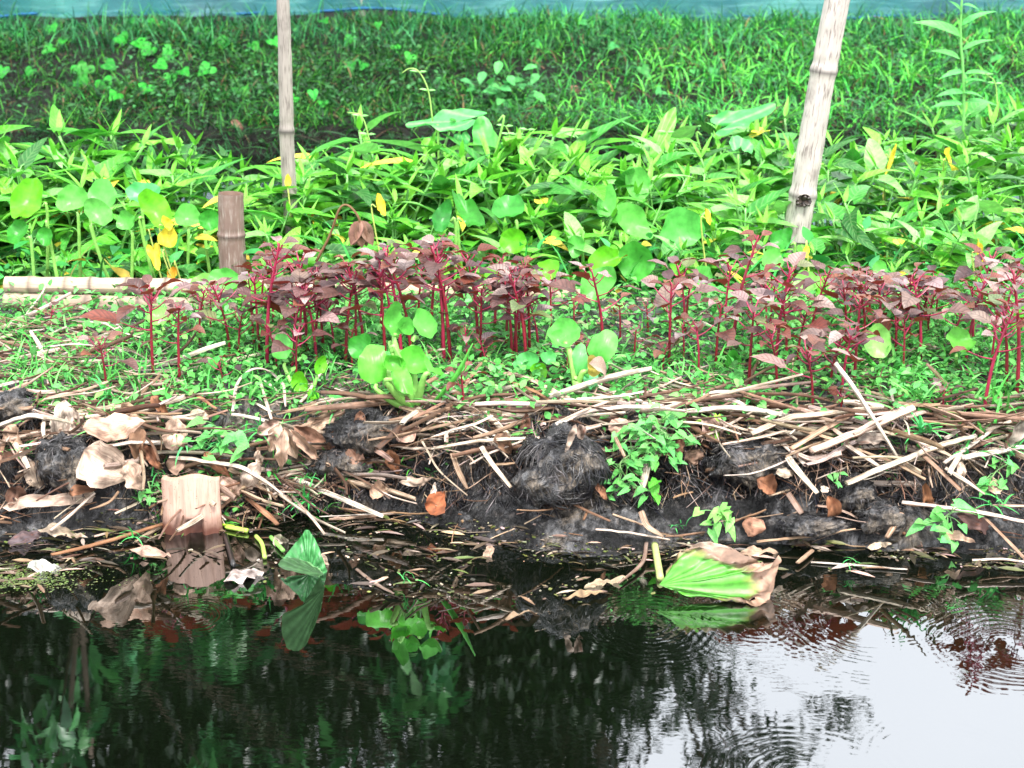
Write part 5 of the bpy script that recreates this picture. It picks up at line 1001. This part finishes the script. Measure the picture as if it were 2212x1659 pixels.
# wilted umbrella leaf on a bent stem in front of the green belt
Yd = 4.18; b = at_y(683, 565, Yd); root = thing('wilted_leaf_plant', 'withered brown leaf hanging from a bent stem between stump and red plants', 'withered plant', tuple(b))
g = G(); g.add(*tube([b, at_y(712, 510, Yd), at_y(733, 452, Yd), at_y(752, 444, Yd), at_y(772, 465, Yd - .02), at_y(780, 490, Yd - .02)], [.004, .003, .0035], 7), (.2, .12, .06)); g.build('stem', M_straw, root, origin=b)
g = G()
for k in range(7): a = -.9 + k * .3; g.add(*leaf(.075, .036, 'ovate', 8, 5, .3, .5, .15), jit((.3, .18, .13), .25), Rm=frame([math.sin(a) * .6, -.15 * math.cos(k * 2), -1], [math.sin(a) * .3, -1, .1]), off=at_y(780, 476, Yd - .02) )
g.build('leaf', M_dry, root, origin=b)

# ---------------------------------------------------------------- the big torn leaf and the triangular one, standing in the water
def fan(name, lab, base, rim, lean, dryf, cat='leaf', bulge=.012, cg=(.085, .37, .035), seed=0, nr=16, rr=60, mat=None):
    Y0 = at_z(np.mean([p[0] for p in rim]), max(p[1] for p in rim), 0)[1]
    def P3(px, py):
        Y = Y0
        for _ in range(4): q = at_y(px, py, Y); Y = Y0 + q[2] * lean
        return at_y(px, py, Y)
    B = P3(*base); rm = smooth_path(np.array([P3(*p) for p in rim]), rr); t = np.linspace(0, 1, nr)[:, None, None]
    V = B[None, None] * (1 - t) + rm[None] * t; th = np.linspace(0, 1, rr)[None]; tt = t[..., 0]
    V[..., 1] += -bulge * np.sin(np.pi * tt) * np.sin(np.pi * th) + .005 * np.sin(th * 60) * tt * (1 - tt * .3) * .6 + .012 * fbm(tt * 3 + seed, th * 4 + 0 * tt, 1.5, 3) * tt
    dry = dryf(tt + 0 * th, th + 0 * tt, .12 * fbm(tt * 5 + seed, th * 9, 1.2, 3)); V[..., 1] += dry * .035 * fbm(tt * 9 + 4, th * 14, 1.3, 3); V[..., 2] += dry * .008 * fbm(tt * 8, th * 22, 1.3, 2)
    green = np.array(cg); yel = np.array([.45, .55, .06]); tan = np.array([.42, .26, .18]); bro = np.array([.16, .06, .03]); nz_ = fbm(tt * 6 + 2, th * 12, 1.2, 3)
    st = (1 + .30 * np.sin(th * 75 + tt * 2) * (1 - dry))[..., None]; d = dry[..., None]; edge = np.exp(-((dry - .35) / .18) ** 2)[..., None]
    c = green * st * (1 - d) + (tan * (1 - .5 * (nz_ > .1)[..., None]) + 0 * st) * d; c = c * (1 - .6 * edge) + (yel * .6 + bro * .4) * .6 * edge
    g = G(); g.add(V.reshape(-1, 3), grid_quads(nr, rr), np.stack([th + 0 * tt, tt * .15 + 0 * th], -1).reshape(-1, 2), c.reshape(-1, 3)); o = g.build(name, mat or M_fan, origin=B); return tag(o, lab, cat)
M_fan = colmat('fan_leaf', .4, 60, (.75, 1.2), .5, .2, transl=.15)
fan('torn_leaf', 'big green fan leaf with a torn brown margin standing in the water', (1424, 1263), [(1440, 1245), (1480, 1192), (1520, 1190), (1560, 1194), (1600, 1196), (1640, 1207), (1655, 1222), (1689, 1212), (1683, 1245), (1672, 1288), (1650, 1299), (1610, 1294), (1560, 1292), (1490, 1288)], .55,
    lambda t, h, n: np.clip(sst(.81, .90, t + n + .16 * np.exp(-((h - .55) / .2) ** 2)) * sst(.12, .3, h + n) + sst(.86, .95, t + n) * (h < .3) + 0, 0, 1) * (1 - sst(.86, .96, h)), seed=1)
dead(1560, 1190, 150, 18, 92, 50, 'cream curled margin along the top of the big torn leaf', (.72, .55, .44), .5, .5, .2, lift=.02)
fan('triangular_leaf', 'dark green triangular leaf standing upright in the shallows', (668, 1236), [(600, 1222), (625, 1190), (650, 1158), (664, 1142), (680, 1165), (698, 1205), (706, 1238)], .3, lambda t, h, n: 0 * t + .0 * h, cg=(.05, .25, .07), seed=5)
fan('submerged_leaf', 'pale green leaf blade lying on the water under the green triangle', (700, 1240), [(690, 1246), (640, 1228), (604, 1224), (612, 1205), (650, 1206), (690, 1228)], 3.0, lambda t, h, n: 0 * t, cg=(.22, .5, .2), seed=7)

# ---------------------------------------------------------------- small weeds on the slope
def creeper(name, lab, pts, n, L, seed, c=(.10, .50, .16), cat='creeping weed', spread=14, lift=.06):
    q = random.Random(seed); P = [on_bed(*p, lift) for p in pts]; root = thing(name, lab, cat, tuple(P[0])); s = G(); f = G(); org = P[0]
    s.add(*tube(P, .0018, 5, n=len(P) * 6), (.16, .3, .1)); Q = smooth_path(P, 60)
    for i in range(n):
        p = Q[q.randrange(60)]; e = p + np.array([q.gauss(0, 1), -abs(q.gauss(0, .6)), q.gauss(0, .7)]) * spread / 1000; s.add(*tube([p, (p + e) / 2 + [0, 0, .004], e], .0009, 4), (.14, .35, .1))
        f.add(*leaf(L * q.uniform(.6, 1.25), L * q.uniform(.5, .8), 'arrow', 6, 5, q.uniform(.2, 1.1), .3, .08, q.uniform(-.4, .4), back=.3), jit(c, .3) * [1.3, 1, .75], Rm=frame([q.uniform(-1, 1), -.5, q.uniform(-.5, .3)], [q.uniform(-.3, .3), -.55, 1]), off=e)
    s.build('stem', M_stem, root, origin=org); f.build('foliage', M_weed, root, origin=org); return root
creeper('creeping_weed', 'bright creeping weed trailing down the slope right of the root ball', [(1400, 862), (1430, 905), (1360, 930), (1400, 960), (1340, 1000), (1370, 1055)], 85, .026, 1, spread=30)
creeper('creeping_weed', 'second strand of creeping weed over the stalks right of the first', [(1460, 900), (1420, 920), (1450, 950), (1400, 985)], 40, .028, 2, spread=28)
creeper('creeping_weed', 'single heart leaf dangling below the long creeping weed', [(1405, 1040), (1420, 1062), (1418, 1078)], 3, .04, 3, spread=8, c=(.09, .5, .06))
creeper('creeping_weed', 'leafy sprig among the dead leaves above the stake', [(440, 930), (475, 925), (490, 960), (455, 965)], 20, .034, 4, spread=26)
creeper('creeping_weed', 'sprout of bright leaves at the waterline near the right', [(2030, 1160), (2040, 1120), (2060, 1105)], 16, .034, 5, spread=24)
creeper('creeping_weed', 'tiny seedling with round leaves under the crossing stalks', [(1808, 1040), (1810, 1022)], 5, .018, 6, spread=8)
creeper('creeping_weed', 'pale seedling rosette on the mud right of the middle', [(1550, 1130), (1548, 1112), (1560, 1105)], 14, .034, 7, spread=20, c=(.16, .55, .16))
creeper('creeping_weed', 'thin vine with leaves over the right-hand clods', [(2130, 1060), (2150, 1020), (2180, 1000)], 18, .026, 8, spread=22)
creeper('creeping_weed', 'small leaves poking out above the stake left side', [(320, 1040), (325, 1065), (318, 1090)], 7, .02, 9, spread=12)
creeper('creeping_weed', 'leaf trio on the stalks at the middle right', [(1515, 895), (1530, 905), (1525, 930)], 6, .03, 10, spread=16, c=(.2, .55, .08))
def tuft(px, py, n, L, lab, lift=.05):
    p = on_bed(px, py, lift); g = G()
    for i in range(n):
        yw = rnd.uniform(3.3, 6.1) if rnd.random() < .7 else rnd.uniform(0, 6.28); g.add(*leaf(L * rnd.uniform(.5, 1.1), L * .075, 'blade', 7, 3, rnd.uniform(.6, 1.8), .3), jit((.09, .50, .13), .25), Rm=fr_yaw(yw, rnd.uniform(.2, 1.4)), off=p + np.array([rnd.gauss(0, .008), 0, rnd.gauss(0, .004)]))
    o = g.build('grass_tuft', M_grass, origin=p); tag(o, lab, 'grass tuft')
for a in [(660, 1085, 16, .07, 'grass tuft on the mud right of the stake'), (232, 860, 14, .08, 'grass tuft below the isolated red plant at left'), (395, 965, 9, .07, 'long grass blades standing just above the stake'), (560, 930, 14, .07, 'grass tuft left of the splayed dead leaf'), (480, 960, 12, .06, 'grass tuft under the leafy sprig'),
          (62, 975, 8, .05, 'small grass tuft among the far left dead leaves'), (660, 1035, 8, .05, 'thin grass sprig below the splayed dead leaf'), (2000, 935, 14, .09, 'grass tuft behind the longest stalk'), (2180, 980, 14, .07, 'grass tuft over the stalks at the right edge'), (2100, 985, 8, .08, 'thin grass stems bending over the right-hand stalks'),
          (2150, 1090, 10, .06, 'grass sprig near the water at the right edge'), (285, 1160, 8, .05, 'grass sprig lying in the water left of the stake'), (1470, 1140, 8, .03, 'tiny grass sprig by the thick cream-green stem'), (720, 890, 12, .06, 'grass tuft on the crest left of the largest hyacinth'), (350, 1030, 8, .05, 'grass blades at the left shoulder of the stake'), (1620, 870, 10, .07, 'grass tuft behind the bowed stalk right of the middle'), (880, 1250, 6, .04, 'grass scrap floating left of the middle'), (1845, 1215, 7, .03, 'tiny green sprig floating right of the torn leaf')]: tuft(*a)

# ---------------------------------------------------------------- floating scum and debris
BD = [(-200, 1285), (0, 1272), (120, 1262), (200, 1215), (300, 1205), (370, 1190), (480, 1195), (520, 1262), (700, 1252), (850, 1295), (960, 1300), (1100, 1290), (1250, 1300), (1400, 1290), (1480, 1235), (1700, 1232), (1850, 1238), (2000, 1225), (2300, 1230)]
bx_, by_ = zip(*BD)
n = 3600; px = rng.uniform(-150, 2350, n); y0 = -4 + np.interp(px, [p[0] for p in WL], [p[1] for p in WL]) - 8; y1 = np.interp(px, bx_, by_); k = rng.random(n) ** 1.5
py = y0 + (y1 - y0) * k; keep = (vn(px * .012, py * .03) > .30 + .22 * k); px, py = px[keep], py[keep]; n = len(px)
P = np.array([at_z(a, b, .003) for a, b in zip(px, py)]); P[:, 2] = np.maximum(bed(P[:, 0], P[:, 1]), 0) + .0025
g = G(); pr = polar(1, .8, r_round, 3, 9, cup=.1, wave=.06, off=0); sc = rng.uniform(.002, .012, n) * rng.random(n) ** .5
g.many(pr, rot_many(rng.uniform(0, 6.28, n), rng.normal(0, .12, n), rng.normal(0, .15, n)) * sc[:, None, None], P, cols([(.07, .08, .02), (.05, .06, .015), (.12, .15, .04), (.14, .1, .06), (.02, .02, .012), (.3, .25, .2), (.05, .04, .025), (.03, .025, .015)], n, .45))
m = 450; ii = rng.integers(0, n, m); pr = leaf(1, .16, 'strap', 4, 3, .15, .3); sc = rng.uniform(.015, .06, m)
g.many(pr, rot_many(rng.normal(0, .5, m), rng.normal(0, .05, m), rng.normal(0, .3, m)) * sc[:, None, None], P[ii] + [0, 0, .002], cols([(.16, .1, .06), (.07, .045, .03), (.35, .26, .19), (.08, .1, .03), (.03, .022, .015)], m, .4))
g.build('floating_scum', colmat('scum', .45, 80, (.7, 1.3), .5)); tag(bpy.data.objects['floating_scum'], 'scum of duckweed, leaf scraps and stalk bits floating along the bank', 'scum', kind='stuff')
# specks of floating scum farther left
for a, b, c_, d_ in [(0, 1248, 200, 34)]:
    pts = np.array([at_z(rng.normal(a + 20, 90), rng.normal(b, 14), .003) for _ in range(1500)]); g = G(); sc = rng.uniform(.002, .006, 1500); g.many(polar(1, .8, r_round, 3, 8, off=0), rot_many(rng.uniform(0, 6.28, 1500), rng.normal(0, .1, 1500), rng.normal(0, .1, 1500)) * sc[:, None, None], pts, cols([(.08, .13, .02), (.05, .07, .02), (.12, .17, .05)], 1500, .3)); o = g.build('duckweed_patch', M_stem); tag(o, 'yellow-green duckweed patch at the far left of the pond edge', 'duckweed', kind='stuff')
